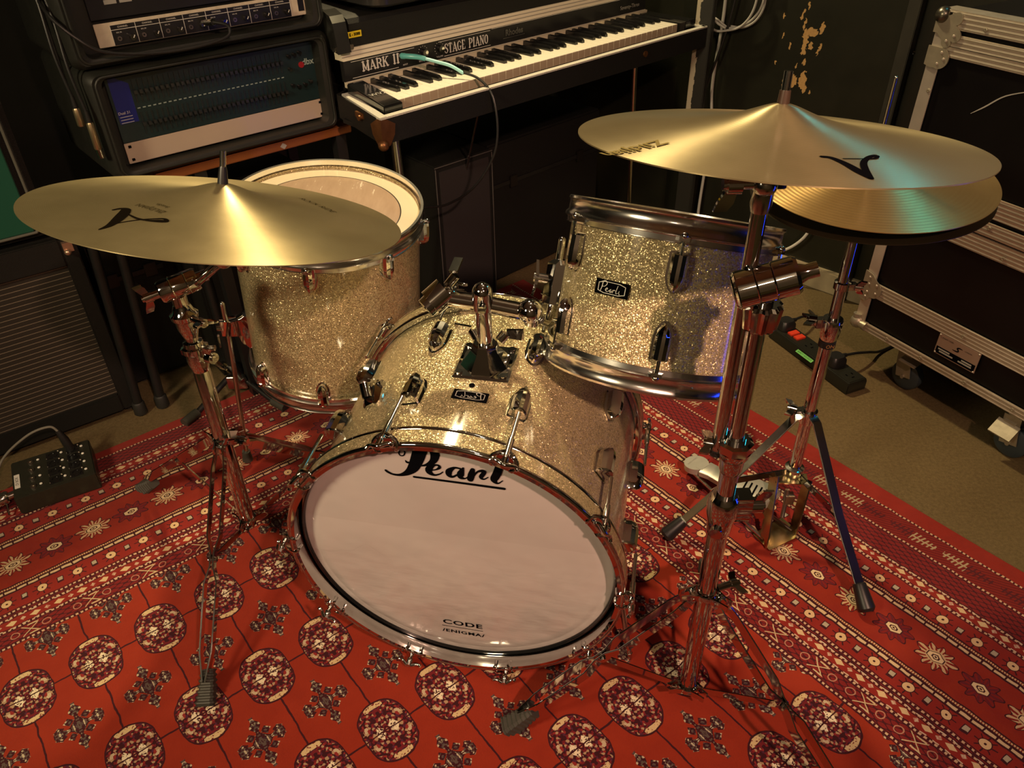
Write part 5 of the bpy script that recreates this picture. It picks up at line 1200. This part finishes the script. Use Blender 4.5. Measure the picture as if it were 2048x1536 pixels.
# hanging XLR leads
for k, (x_, y_, z1_, z0_, lab) in enumerate(((-0.070, -0.010, 0.775, 0.738, 'black lead with brass coloured connector hanging left of the rack cases, higher one'), (-0.058, -0.030, 0.748, 0.692, 'black lead with two-part silver connector hanging beside the lower rack case'))):
    t = thing('microphone_lead', rk(x_, y_, z0_), lab, 'cable', 'leads hanging beside the rack cases')
    b = MB(); b.tube([rk(x_, y_, z0_), rk(x_, y_, z0_ + 0.002), rk(x_, y_, z1_ - 0.004), rk(x_, y_, z1_)], [0.0064, 0.0074, 0.0069, 0.0052], 18); b.build('connector', plain('brassy_nickel', (0.50, 0.40, 0.24), 0.3, 0.9), t, W=True)
    if k: b = MB(); b.tube([rk(x_ + 0.002, y_, z0_ - 0.018), rk(x_ + 0.001, y_, z0_)], 0.0070, 16); b.build('latch_ring', 'chrome_worn', t, W=True)
    b = MB(); b.tube([rk(x_, y_, z1_ - 0.002), rk(x_, y_, z1_ + 0.022)], [0.0058, 0.0040], 12)
    b.tube(bez([rk(x_, y_, z1_ + 0.02), rk(x_ - 0.004, y_ + 0.01, z1_ + 0.10), rk(x_ + 0.003, y_ + 0.03, z1_ + 0.2), rk(x_, y_ + 0.06, 1.06), rk(x_ + 0.02, y_ + 0.10, 1.082)], 6), 0.0032, 10); b.build('cord', 'black', t, W=True)
# table
tb_ = thing('side_table', rk(0.22, 0.15, 0), 'orange brown wooden table on black legs under the rack cases', 'table'); tb_.rotation_euler = (0, 0, UA); tb_.scale = (RS_,) * 3
b = MB(); b.box((0.07, -0.0, 0.598), (0.50, 0.34, 0.020)); b.build('table_top', plain('orange_brown_board', (0.22, 0.070, 0.018), 0.4, var=0.2, scale=20), tb_, bevel=0.002)
for x_ in (-0.08, 0.29):
    for y_ in (-0.15, 0.15):
        b = MB(); b.box((x_, y_, 0.265), (0.028, 0.028, 0.646)); b.build('leg', 'black', tb_)
b = MB(); b.box((0.07, 0.15, 0.34), (0.46, 0.012, 0.3)); b.build('back_panel', 'black', tb_)
b = MB(); b.add([(0.12, -0.1712, 0.598), (0.128, -0.1712, 0.606), (0.138, -0.1712, 0.598), (0.130, -0.1712, 0.590)], [(0, 1, 2, 3)]); b.build('paper_scrap', 'grey', tb_)
# rubber-capped tubes standing on the floor by the amplifier
for k, (x_, y_, lab) in enumerate(((-0.962, 1.604, 'dark tube end with round rubber cap on the carpet, nearer the amplifier'), (-0.915, 1.632, 'dark tube end with round rubber cap on the carpet, farther from the amplifier'))):
    t = thing('folding_stand_leg', (x_, y_, 0.0), lab, 'stand leg', 'rubber capped stand legs')
    b = MB(); b.tube([(x_, y_, 0.0), (x_, y_, 0.004), (x_, y_, 0.034), (x_, y_, 0.038)], [0.013, 0.0165, 0.0155, 0.013], 20); b.build('rubber_cap', plain('dark_rubber', (0.018, 0.018, 0.016), 0.5), t, W=True)
    b = MB(); b.tube([(x_, y_, 0.03), (x_ + 0.02, y_ + 0.03, 0.56)], 0.0115, 16); b.build('tube', 'black', t, W=True)

# ------------------------------------------------------------------ guitar amplifier and head at the left
AO = V((-1.003, 1.599, 0)); AA = R(36.2); Ae = V((math.cos(AA), math.sin(AA), 0)); An = V((Ae.y, -Ae.x, 0))
amp = thing('guitar_amplifier', AO, 'black amplifier with beige striped grille cloth standing at the left edge', 'amplifier'); amp.rotation_euler = (0, 0, AA)
b = MB(); b.box((-0.285, 0.142, 0.258), (0.640, 0.27, 0.480)); b.build('cabinet', 'tolex', amp, bevel=0.008)
b = MB()
for sx, sw, cz, h in ((0.0185, 0.033, 0.258, 0.476), (-0.5885, 0.033, 0.258, 0.476)): b.box((sx, 0.002, cz), (sw, 0.018, h))
b.box((-0.285, 0.002, 0.464), (0.575, 0.018, 0.066)); b.box((-0.285, 0.002, 0.044), (0.575, 0.018, 0.050)); b.build('front_frame', 'tolex', amp, bevel=0.003)
gc_ = NT('striped_grille_cloth'); co = gc_.coord(); x, y, z = gc_.xyz(co)
sp_ = z.ping(0.0122); wv_ = ((x * 2600.0).sin() * 0.5 + 0.5)
gc_.set(base=gc_.mix(sp_.abs().lt(0.00075) * wv_.gt(0.12), gc_.mix((wv_ * ((z * 2600.0).sin() * 0.5 + 0.5)).gt(0.3), (0.012, 0.009, 0.006), (0.045, 0.033, 0.022)), (0.26, 0.21, 0.15)), rough=0.8)
b = MB(); b.box((-0.285, 0.006, 0.250), (0.580, 0.006, 0.365)); b.build('grille_cloth', gc_.mat, amp)
for x_ in (0.02, -0.58):
    b = MB(); b.cyl((x_, 0.03, 0.0), (x_, 0.03, 0.02), 0.014, 14); b.cyl((x_, 0.24, 0.0), (x_, 0.24, 0.02), 0.014, 14); b.build('foot', 'rubber', amp)
b = MB(); b.box((0.016, -0.012, 0.478), (0.020, 0.012, 0.022)); b.ball((0.012, -0.020, 0.468), 0.0075, 14); b.build('corner_clip', plain('pink_brass', (0.60, 0.40, 0.28), 0.3, 0.8), amp)
hd_ = thing('amplifier_head', AO + V((0, 0, 0.505)), 'large amplifier with flat teal green front standing on the striped amplifier', 'amplifier'); hd_.rotation_euler = (0, 0, AA)
b = MB(); b.box((-0.30, 0.13, 0.150), (0.600, 0.25, 0.300)); b.build('cabinet', 'tolex', hd_, bevel=0.012)
b = MB(); b.box((-0.300, 0.001, 0.152), (0.535, 0.014, 0.262)); b.build('front_panel', plain('teal_green_panel', (0.004, 0.085, 0.050), 0.55, var=0.10, scale=5), hd_, bevel=0.002)
b = MB(); b.tube([(-0.57, -0.004, 0.018), (-0.030, -0.004, 0.018), (-0.018, -0.004, 0.030), (-0.018, -0.004, 0.275), (-0.030, -0.004, 0.288), (-0.57, -0.004, 0.288)], 0.0035, 10); b.build('piping', plain('grey_piping', (0.12, 0.12, 0.10), 0.45), hd_)

# ------------------------------------------------------------------ stage box by the rug
SBA = R(29.5); sb = thing('stage_box', (-1.087, 1.235, 0.0), 'black connector box with knobs and round sockets lying on the rug corner at left', 'audio box'); sb.rotation_euler = (0, 0, SBA); sb.location.z = 0.009
bw, bd, bh = 0.166, 0.138, 0.047
b = MB(); b.box((bw / 2, bd / 2, bh / 2), (bw, bd, bh)); body = b.build('body', plain('black_powder_coat', (0.020, 0.021, 0.014), 0.38, var=0.3, scale=80), sb, bevel=0.0025)
zt = bh + 0.0004
for r_ in range(4):
    y_ = 0.022 + r_ * 0.031
    b = MB(); b.lathe([(0.0001, 0.0002), (0.003, 0.0), (0.0032, 0.003), (0.0062, 0.003), (0.0068, 0)], 20, mx=T(0.040, y_, zt)); b.build('jack_socket', 'steel', body)
    for c_ in (0.086, 0.128):
        b = MB(); b.lathe([(0.0001, -0.001), (0.0075, -0.001), (0.0078, 0.0022), (0.0105, 0.0022), (0.0110, 0)], 24, mx=T(c_, y_, zt)); b.box((c_, y_, zt + 0.0004), (0.026, 0.026, 0.0014)); b.build('xlr_socket', 'black_gloss', body)
        b = MB(); b.ball((c_ + 0.0135, y_ + 0.008, zt + 0.003), 0.0028, 12); b.build('screw_head', 'steel', body)
        b = MB(); b.ball((c_ - 0.012, y_ - 0.009, zt + 0.002), 0.0014, 8); b.build('screw_head', 'steel', body)
    for c_ in (0.056, 0.105, 0.148):
        b = MB(); b.ball((c_, y_ + 0.002, zt + 0.001), 0.0034, 12, sz=0.6); b.build('indicator', plain('pale_lens', (0.75, 0.75, 0.68), 0.15, coat=1.0) if c_ < 0.06 else bpy.data.materials['pale_lens'], body)
b = MB(); b.box((0.010, 0.060, zt), (0.011, 0.050, 0.0012)); lw = b.build('label_strip', 'white', body); b = MB(); b.text('DI BOX', 0.009, T(0.010, 0.060, zt + 0.0008) @ RZ(90)); b.build('label_text', 'ink', lw)
def sbp(x, y, z): return world_of(sb) @ V((x, y, z))
jc = thing('jack_lead', sbp(0.128, 0.115, bh), 'grey lead with black plug standing in the stage box, curving off to the left', 'cable')
b = MB(); b.tube([sbp(0.126, 0.117, bh - 0.002), sbp(0.122, 0.121, bh + 0.030), sbp(0.116, 0.126, bh + 0.055)], [0.0100, 0.0095, 0.0055], 18); b.build('plug', 'black', jc, W=True)
b = MB(); b.tube(bez([sbp(0.116, 0.126, bh + 0.054), sbp(0.102, 0.132, bh + 0.068), sbp(0.055, 0.135, bh + 0.060), sbp(-0.01, 0.13, bh + 0.020), sbp(-0.05, 0.10, 0.010), sbp(-0.09, 0.06, 0.000), sbp(-0.2, 0.0, 0.000)], 8), 0.0028, 10); b.build('cord', plain('dull_grey_cord', (0.16, 0.15, 0.12), 0.5), jc, W=True)
mp = thing('metal_connector', sbp(-0.02, 0.035, 0.0), 'silver multipin connector plugged into the left side of the stage box', 'connector')
b = MB(); b.tube([sbp(0.0, 0.045, 0.028), sbp(-0.018, 0.043, 0.028)], 0.0085, 18); b.tube([sbp(-0.014, 0.043, 0.028), sbp(-0.018, 0.043, 0.028), sbp(-0.040, 0.040, 0.026), sbp(-0.044, 0.040, 0.026)], [0.012, 0.0145, 0.0145, 0.012], 20); b.cyl(sbp(-0.022, 0.03, 0.02), sbp(-0.022, 0.005, 0.008), 0.002, 8); b.build('shell', 'chrome_worn', mp, W=True)
b = MB(); b.tube(bez([sbp(-0.042, 0.040, 0.026), sbp(-0.08, 0.035, 0.012), sbp(-0.2, 0.02, 0.006)], 5), 0.007, 12); b.build('cord', 'black', mp, W=True)

# ------------------------------------------------------------------ black microphone stand behind the left stand
ms = thing('microphone_stand', (-0.735, 1.70, 0), 'black microphone stand with chrome clutch in the dark left of the floor tom', 'stand')
b = MB(); b.tube([(-0.735, 1.70, 0.04), (-0.74, 1.70, 0.50)], 0.0120, 18); b.build('lower_tube', 'black', ms, W=True)
b = MB(); b.tube([(-0.70, 1.66, 0.055), (-0.735, 1.70, 0.070), (-0.77, 1.745, 0.055)], [0.010, 0.019, 0.010], 16); b.box((-0.722, 1.672, 0.045), (0.050, 0.016, 0.038)); b.build('leg_clutch', 'chrome_worn', ms, W=True, bevel=0.002)
for a_ in (-35, 130, 240):
    r_ = V((math.cos(R(a_)), math.sin(R(a_)), 0)); b = MB(); b.tube([V((-0.735, 1.70, 0.055)) + r_ * 0.015, V((-0.735, 1.70, 0.012)) + r_ * 0.16], 0.0075, 12); lg_ = b.build('leg', 'black', ms, W=True)
    b = MB(); b.tube([V((-0.735, 1.70, 0.018)) + r_ * 0.14, V((-0.735, 1.70, 0.0145)) + r_ * 0.185], 0.0125, 14); b.build('rubber_foot', 'rubber', lg_, W=True)
b = MB(); b.tube([(-0.79, 1.655, 0.42), (-0.70, 1.69, 0.44)], 0.008, 14); b.build('boom', 'chrome_worn', ms, W=True)

# ------------------------------------------------------------------ flight case
FO = V((0.913, 1.750, 0)); Fd = V((0.4742, -0.8804, 0)); Fi = V((0.8804, 0.4742, 0)); FM = frame(Fd, Fi, (0, 0, 1), FO)
fc = thing('flight_case', FO, 'large black flight case with aluminium edges on castors at the right', 'flight case'); fc.rotation_euler = FM.to_euler()
FL_, FD_, FZ0, FZ1 = 1.10, 0.60, 0.130, 0.892
b = MB(); b.box((FL_ / 2, FD_ / 2, (FZ0 + FZ1) / 2), (FL_ - 0.006, FD_ - 0.006, FZ1 - FZ0 - 0.006)); pan = plain('black_laminate', (0.004, 0.0035, 0.0035), 0.35, var=0.5, scale=8, bump=0.05, spec=0.25)
b.build('panels', pan, fc)
ral = NT('fluted_aluminium'); co = ral.coord(); x, y, z = ral.xyz(co); fl_ = (z * 700.0).sin()
st_ = ral.noise(ral.vec(x * 14.0, y * 14.0, z * 60.0), 3.0, 5, 0.7)
ral.set(base=ral.mix(fl_.gt(0.90), ral.mix(st_, (0.42, 0.36, 0.27), (0.76, 0.69, 0.57)), (0.24, 0.19, 0.13)), metal=0.6, rough=0.42)
ral.bump(fl_.mn(0.6), 0.35, 0.0015)
for z0, z1, th_ in ((0.861, 0.895, 0.004), (0.8285, 0.852, 0.004), (0.807, 0.8275, 0.003), (0.522, 0.566, 0.004), (0.482, 0.513, 0.004), (0.440, 0.479, 0.003), (0.226, 0.266, 0.004), (0.127, 0.151, 0.004)):
    b = MB(); b.box((FL_ / 2 + 0.012, -th_ / 2, (z0 + z1) / 2), (FL_ - 0.024, th_, z1 - z0)); b.build('edge_rail', ral.mat, fc, bevel=0.001)
b = MB(); b.box((FL_ / 2, 0.018, FZ1 + 0.002), (FL_, 0.042, 0.005)); b.build('top_rail', ral.mat, fc)
b = MB(); b.box((0.0115, -0.0025, 0.51), (0.029, 0.004, 0.735)); b.box((-0.002, 0.013, 0.51), (0.004, 0.030, 0.735)); b.build('corner_rail', 'alu', fc, bevel=0.001)
# ball corner, flat braces
b = MB(); b.ball((0.004, -0.002, 0.884), 0.0165, 22); b.build('ball_corner', plain('dull_steel_ball', (0.16, 0.15, 0.12), 0.3, 0.9), fc)
def lobed(pts, th_, y0=-0.0045): 
    b = MB(); f2 = frame((1, 0, 0), (0, 0, 1), (0, -1, 0), (0, y0, 0)); b.prism(pts, 0, th_, f2); return b
zinc = 'alu_dark'
def disc(cx, cz, r, n=14, a0=0, a1=360): return [(cx + r * math.cos(R(a0 + (a1 - a0) * i / n)), cz + r * math.sin(R(a0 + (a1 - a0) * i / n))) for i in range(n + 1)]
lb_ = lobed([(-0.006, 0.872)] + disc(0.040, 0.882, 0.0125, 8, 100, -80)[::1] + disc(0.046, 0.850, 0.0125, 8, 60, -120) + disc(0.030, 0.836, 0.0115, 8, -20, -190) + [(0.004, 0.850), (-0.006, 0.850)], 0.003).build('corner_brace', zinc, fc)
br1 = lobed([(-0.006, 0.824), (0.018, 0.824)] + disc(0.026, 0.803, 0.021, 14, 70, -110) + [(0.010, 0.782), (-0.006, 0.786)], 0.003, -0.0055).build('brace', zinc, fc)
br2 = lobed([(-0.006, 0.290), (0.016, 0.286)] + disc(0.026, 0.248, 0.024, 14, 75, -95) + [(0.012, 0.208), (-0.006, 0.212)], 0.003, -0.0055).build('brace', zinc, fc)
b = MB(); b.ball((0.004, -0.001, 0.142), 0.0185, 18); b.tube([(0.002, -0.002, 0.165), (0.004, -0.003, 0.142), (0.034, -0.003, 0.140)], 0.0125, 16); b.build('corner_brace', zinc, fc)
for par, lst in ((lb_, ((0.030, 0.838), (0.044, 0.850))), (br1, ((0.028, 0.815), (0.036, 0.803), (0.024, 0.792))), (br2, ((0.010, 0.276), (0.012, 0.258), (0.012, 0.236), (0.010, 0.222), (0.034, 0.262), (0.036, 0.240)))):
    for x_, z_ in lst:
        b = MB(); b.lathe([(0.0001, 0.0026), (0.0024, 0.0022), (0.0034, 0)], 12, mx=T(x_, -0.0082, z_) @ RX(90)); b.build('rivet', 'alu', par)
for x_, z_ in ((0.105, 0.872), (0.020, 0.735), (0.25, 0.502), (0.10, 0.139), (0.20, 0.139), (0.32, 0.139), (0.44, 0.139), (0.28, 0.245), (0.008, 0.640), (0.30, 0.452)):
    b = MB(); b.lathe([(0.0001, 0.0012), (0.0018, 0.0014), (0.0022, 0.0024), (0.0042, 0.0018), (0.0046, 0)], 14, mx=T(x_, -0.0042, z_) @ RX(90)); b.build('rivet', 'alu_dark', fc)
# name plate
b = MB(); b.box((0.279, -0.0035, 0.199), (0.107, 0.0015, 0.054)); npl = b.build('name_plate', plain('pink_grey_plate', (0.36, 0.26, 0.20), 0.4, 0.4), fc, bevel=0.0005)
f2 = frame((1, 0, 0), (0, 0, 1), (0, -1, 0), (0, -0.0044, 0))
b = MB(); b.box((0.279, 0.1835, 0), (0.101, 0.018, 0.0004), f2); b.build('black_fields', 'ink', npl)
b = MB()
for cx, cz, w2 in ((0.249, 0.1875, 0.030), (0.308, 0.1875, 0.026), (0.256, 0.1815, 0.036), (0.305, 0.1815, 0.034)): b.box((cx, cz, 0.0004), (w2, 0.0035, 0.0004), f2)
b.build('blank_fields', 'grey', npl)
b = MB(); b.stroke([(x * .001 + 0.279, z * .001 + 0.207, w * .001) for x, z, w in ((10, 6, .6), (2, 6, 1.4), (-2, 3, 1.6), (1, 0, 1.6), (2, -3, 1.6), (-3, -5, 1.4), (-12, -5, .6))], 0.0003, f2)
b.text('FLIGHT CASES', 0.0045, f2 @ T(0.250, 0.218, 0.0003)); b.text('LONDON', 0.004, f2 @ T(0.305, 0.213, 0.0003)); b.build('plate_mark', 'ink', npl)
for x_ in (0.229, 0.329):
    for z_ in (0.175, 0.223):
        b = MB(); b.ball((x_, -0.0045, z_), 0.0022, 10); b.build('rivet', 'alu', npl)
b = MB(); b.stroke([(0.125, 0.712, 0.0005), (0.150, 0.732, 0.0014), (0.185, 0.762, 0.0012), (0.24, 0.785, 0.0006)], 0.0, frame((1, 0, 0), (0, 0, 1), (0, -1, 0), (0, -0.0003 + 0.003 - 0.0006, 0)))
b.build('scratch', 'grey', fc)
for x_, y_, brake in ((0.140, 0.050, 0), (0.440, 0.035, 1), (0.90, 0.045, 1), (0.14, 0.52, 0), (0.9, 0.52, 0)):
    t = T(x_, y_, 0)
    b = MB(); b.box((0, 0, 0.124), (0.075, 0.062, 0.004), t); b.cyl((0, 0, 0.122), (0, 0, 0.112), 0.022, 20, t)
    for s_ in (-1, 1): b.strap([(0, s_ * 0.019, 0.112), (0.004, s_ * 0.019, 0.075), (0.012, s_ * 0.019, 0.040)], (1, 0, 0), 0.040, 0.0025, t)
    b.cyl((0.012, -0.024, 0.042), (0.012, 0.024, 0.042), 0.005, 12, t); ca = b.build('castor', zinc, fc)
    b = MB(); b.lathe([(0.006, -0.014), (0.030, -0.014), (0.039, -0.010), (0.041, 0), (0.039, 0.010), (0.030, 0.014), (0.006, 0.014)], 36, mx=t @ T(0.012, 0, 0.0415) @ RX(90)); b.build('wheel', plain('blue_grey_wheel', (0.035, 0.05, 0.06), 0.35) if 'blue_grey_wheel' not in bpy.data.materials else bpy.data.materials['blue_grey_wheel'], ca)
    b = MB()
    if brake: b.rings([[(q, -0.026, 0.098), (q, -0.012, 0.102), (q, -0.012, 0.098), (q, -0.026, 0.094)] for q in (-0.014, 0.014)], mx=t); b.rings([[(q, -0.052, 0.070), (q, -0.024, 0.096), (q, -0.022, 0.092), (q, -0.050, 0.066)] for q in (-0.026, 0.026)], mx=t)
    else: b.rings([[(q, -0.040, 0.096), (q, -0.014, 0.104), (q, -0.014, 0.100), (q, -0.040, 0.092)] for q in (0.000, 0.046)], mx=t)
    b.build('brake_lever', zinc, ca)

# ------------------------------------------------------------------ power strip
pA, pB = V((0.774, 1.909, 0)), V((0.896, 1.621, 0)); pd = (pB - pA).normalized(); pn = V((-pd.y, pd.x, 0)); ll = (pB - pA).length
ps = thing('power_strip', pA, 'long black power strip with two red switches on the carpet behind the hi-hat', 'power strip'); PM = frame(pd, pn, (0, 0, 1), pA); ps.rotation_euler = PM.to_euler()
b = MB(); b.rings([[(x * k + ll / 2 * (1 - k) if 0 else x, y * k, z) for x, y in ((0.004 * (k < 1), -0.032), (ll - 0.004 * (k < 1), -0.032), (ll - 0.004 * (k < 1), 0.032), (0.004 * (k < 1), 0.032))] for z, k in ((0.001, 1), (0.030, 1), (0.036, 0.88))]); body = b.build('housing', plain('black_strip_plastic', (0.014, 0.015, 0.011), 0.3), ps, bevel=0.002)
for x_ in (0.060, 0.084):
    b = MB(); b.box((x_, 0.002, 0.038), (0.018, 0.030, 0.006)); b.build('rocker_switch', plain('red_rocker', (0.62, 0.05, 0.02), 0.35) if 'red_rocker' not in bpy.data.materials else bpy.data.materials['red_rocker'], body, bevel=0.001)
b = MB(); b.box((0.155, -0.0300, 0.0335), (0.062, 0.010, 0.0012), ); gl_ = b.build('green_label', plain('green_sticker', (0.06, 0.42, 0.03), 0.4), body); gl_.rotation_euler = (R(25), 0, 0); gl_.location = (0, 0.002, 0.012)
b = MB(); b.text('SAFETY SOCKETS', 0.0070, T(0.155, -0.0300, 0.0343)); b.build('label_text', 'ink', gl_)
for x_ in (0.13, 0.185, 0.285):
    b = MB()
    for dx, dy, w1, w2 in ((0.008, 0, .003, .008), (-0.006, -0.009, .007, .003), (-0.006, 0.009, .007, .003)): b.box((x_ + dx, dy, 0.0362), (w1, w2, 0.0006))
    b.build('socket_outlet', 'ink', body)
def psp(x, y, z): return PM @ V((x, y, z))
for x_, lab, cpts in ((0.222, 'black mains plug in the power strip, cord running under the flight case', [(0.222, 0.035, 0.052), (0.222, 0.075, 0.047), (0.215, 0.13, 0.030), (0.20, 0.20, 0.006), (0.18, 0.33, 0.004)]),
                      (0.022, 'black mains plug at the far end of the power strip', [(0.022, 0.03, 0.052), (0.015, 0.07, 0.05), (-0.01, 0.14, 0.02), (-0.06, 0.17, 0.004)])):
    t = thing('mains_plug', psp(x_, 0, 0.037), lab, 'plug', 'plugs in the power strip')
    b = MB(); b.rings([rrect(0.048, 0.050, 0.012, 0.0372, 4), rrect(0.046, 0.048, 0.012, 0.052, 4), rrect(0.034, 0.038, 0.012, 0.062, 4)], mx=PM @ T(x_, 0.002, 0)); b.tube([(x_, 0.020, 0.052), (x_, 0.038, 0.052)], [0.008, 0.0055], 12, mx=PM); b.build('plug_body', 'black', t, W=True, ang=40)
    b = MB(); b.tube(bez([psp(*q) for q in cpts], 6), 0.0038, 10); b.build('cord', 'black', t, W=True)

# ------------------------------------------------------------------ cables on the wall
wl = V((0.7071, -0.7071, 0)); wi = V((-0.7071, -0.7071, 0)); WO = V((0.773, 2.386, 0))       # along / into the room
def wp(s, d, z): return WO + wl * s + wi * d + V((0, 0, z))
hk = wp(-0.128, 0.018, 0.805)
gm = plain('grey_cable', (0.42, 0.42, 0.38), 0.45)
pts = []
for k in range(46):
    a_ = 2 * PI * k / 15; r_ = 0.092 + 0.010 * math.sin(k * 0.7)
    pts.append(wp(-0.128 + r_ * 1.0 * math.sin(a_), 0.020 + 0.010 * (k / 15), 0.812 - r_ * 0.98 * math.cos(a_) - (0.012 if k // 15 == 1 else 0)))
b = MB(); b.tube(bez(pts, 4), 0.0034, 10); tag(b.build('coiled_cable', gm, ang=80), 'grey cable coiled in loops on the wall right of the piano', 'cable')
cable('hanging_cable', [wp(-0.165, 0.02, 0.96), wp(-0.160, 0.015, 0.75), wp(-0.168, 0.015, 0.55), wp(-0.150, 0.02, 0.40), wp(-0.150, 0.03, 0.10), wp(-0.10, 0.06, 0.006)], 0.0048, gm, 'pale grey cable hanging straight down the wall below the coil')
cable('hanging_cable', [wp(-0.10, 0.03, 0.96), wp(-0.13, 0.035, 0.72), wp(-0.19, 0.03, 0.50), wp(-0.22, 0.03, 0.30), wp(-0.24, 0.05, 0.006)], 0.0038, 'black', 'black cable crossing in front of the grey coil on the wall')
cable('hanging_cable', [wp(-0.20, 0.01, 0.96), wp(-0.23, 0.012, 0.70), wp(-0.245, 0.012, 0.45), wp(-0.25, 0.02, 0.10), wp(-0.27, 0.05, 0.006)], 0.0036, 'black', 'thin black cable close beside the worn batten')
cable('floor_cable', [wp(0.26, 0.045, 0.24), wp(0.235, 0.050, 0.17), wp(0.19, 0.06, 0.12), wp(0.14, 0.06, 0.105), wp(0.08, 0.05, 0.14), wp(0.0, 0.045, 0.12), wp(-0.06, 0.05, 0.006)], 0.0045, plain('pale_cable', (0.50, 0.50, 0.45), 0.45), 'pale cable looping along the wall foot behind the small tom')
b = MB(); b.box((0, 0, 0), (0.10, 0.016, 0.024), frame(wl, -wi, (0, 0, 1), wp(-0.045, 0.012, 0.842))); wb = tag(b.build('wall_bracket', 'black', bevel=0.003), 'short black bracket on the wall beside the coiled cable', 'bracket')
for s_, z_ in ((0.395, 0.722), (-0.235, 0.86)):
    b = MB(); b.lathe([(0.0012, 0.0005), (0.0035, 0.0022), (0.0048, 0)], 16, mx=axis_frame(wi, wp(s_, 0.0002, z_))); tag(b.build('wall_screw', 'steel'), 'small round screw in the black wall board ' + ('near the flight case' if s_ > 0 else 'near the worn batten'), 'screw', 'screws in the wall board')

# ------------------------------------------------------------------ made-up black cases that fill the dark under the piano and by the table
def make_filler_case(name, c, yaw, size, label):
    t = thing(name, (c[0], c[1], 0), label, 'case', 'black cases added to fill the dark'); t.rotation_euler = (0, 0, R(yaw)); w_, d_, h_ = size
    b = MB(); b.box((0, 0, h_ / 2 + 0.006), (w_, d_, h_ - 0.012)); b.build('body', 'tolex', t, bevel=0.006)
    b = MB(); b.box((0, -d_ / 2 - 0.002, h_ * 0.72), (w_, 0.006, 0.012)); b.build('filler_lid_seam', 'black', t)
    for s_ in (-1, 1):
        b = MB(); b.box((s_ * w_ * 0.3, -d_ / 2 - 0.005, h_ * 0.72), (0.03, 0.006, 0.035)); b.build('latch', plain('filler_case_latch', (0.05, 0.045, 0.04), 0.4, 0.8) if 'filler_case_latch' not in bpy.data.materials else bpy.data.materials['filler_case_latch'], t, bevel=0.001)
    for sx in (-1, 1):
        for sy in (-1, 1):
            b = MB(); b.cyl((sx * (w_ / 2 - .03), sy * (d_ / 2 - .03), 0), (sx * (w_ / 2 - .03), sy * (d_ / 2 - .03), 0.014), 0.012, 12); b.build('foot', 'rubber', t)
make_filler_case('filler_case', kp(0.72, 0.36, 0).xy, 42.9, (0.50, 0.24, 0.46), 'made-up wide black case filling the dark under the right half of the piano')
make_filler_case('filler_case', rk(0.28, 0.20, 0).xy, 39.9, (0.34, 0.17, 0.52), 'made-up black case filling the dark under the orange brown table')
make_filler_case('filler_case', (-1.02, 1.845), 39.9, (0.16, 0.20, 0.44), 'made-up narrow black case filling the dark between the amplifier and the table')
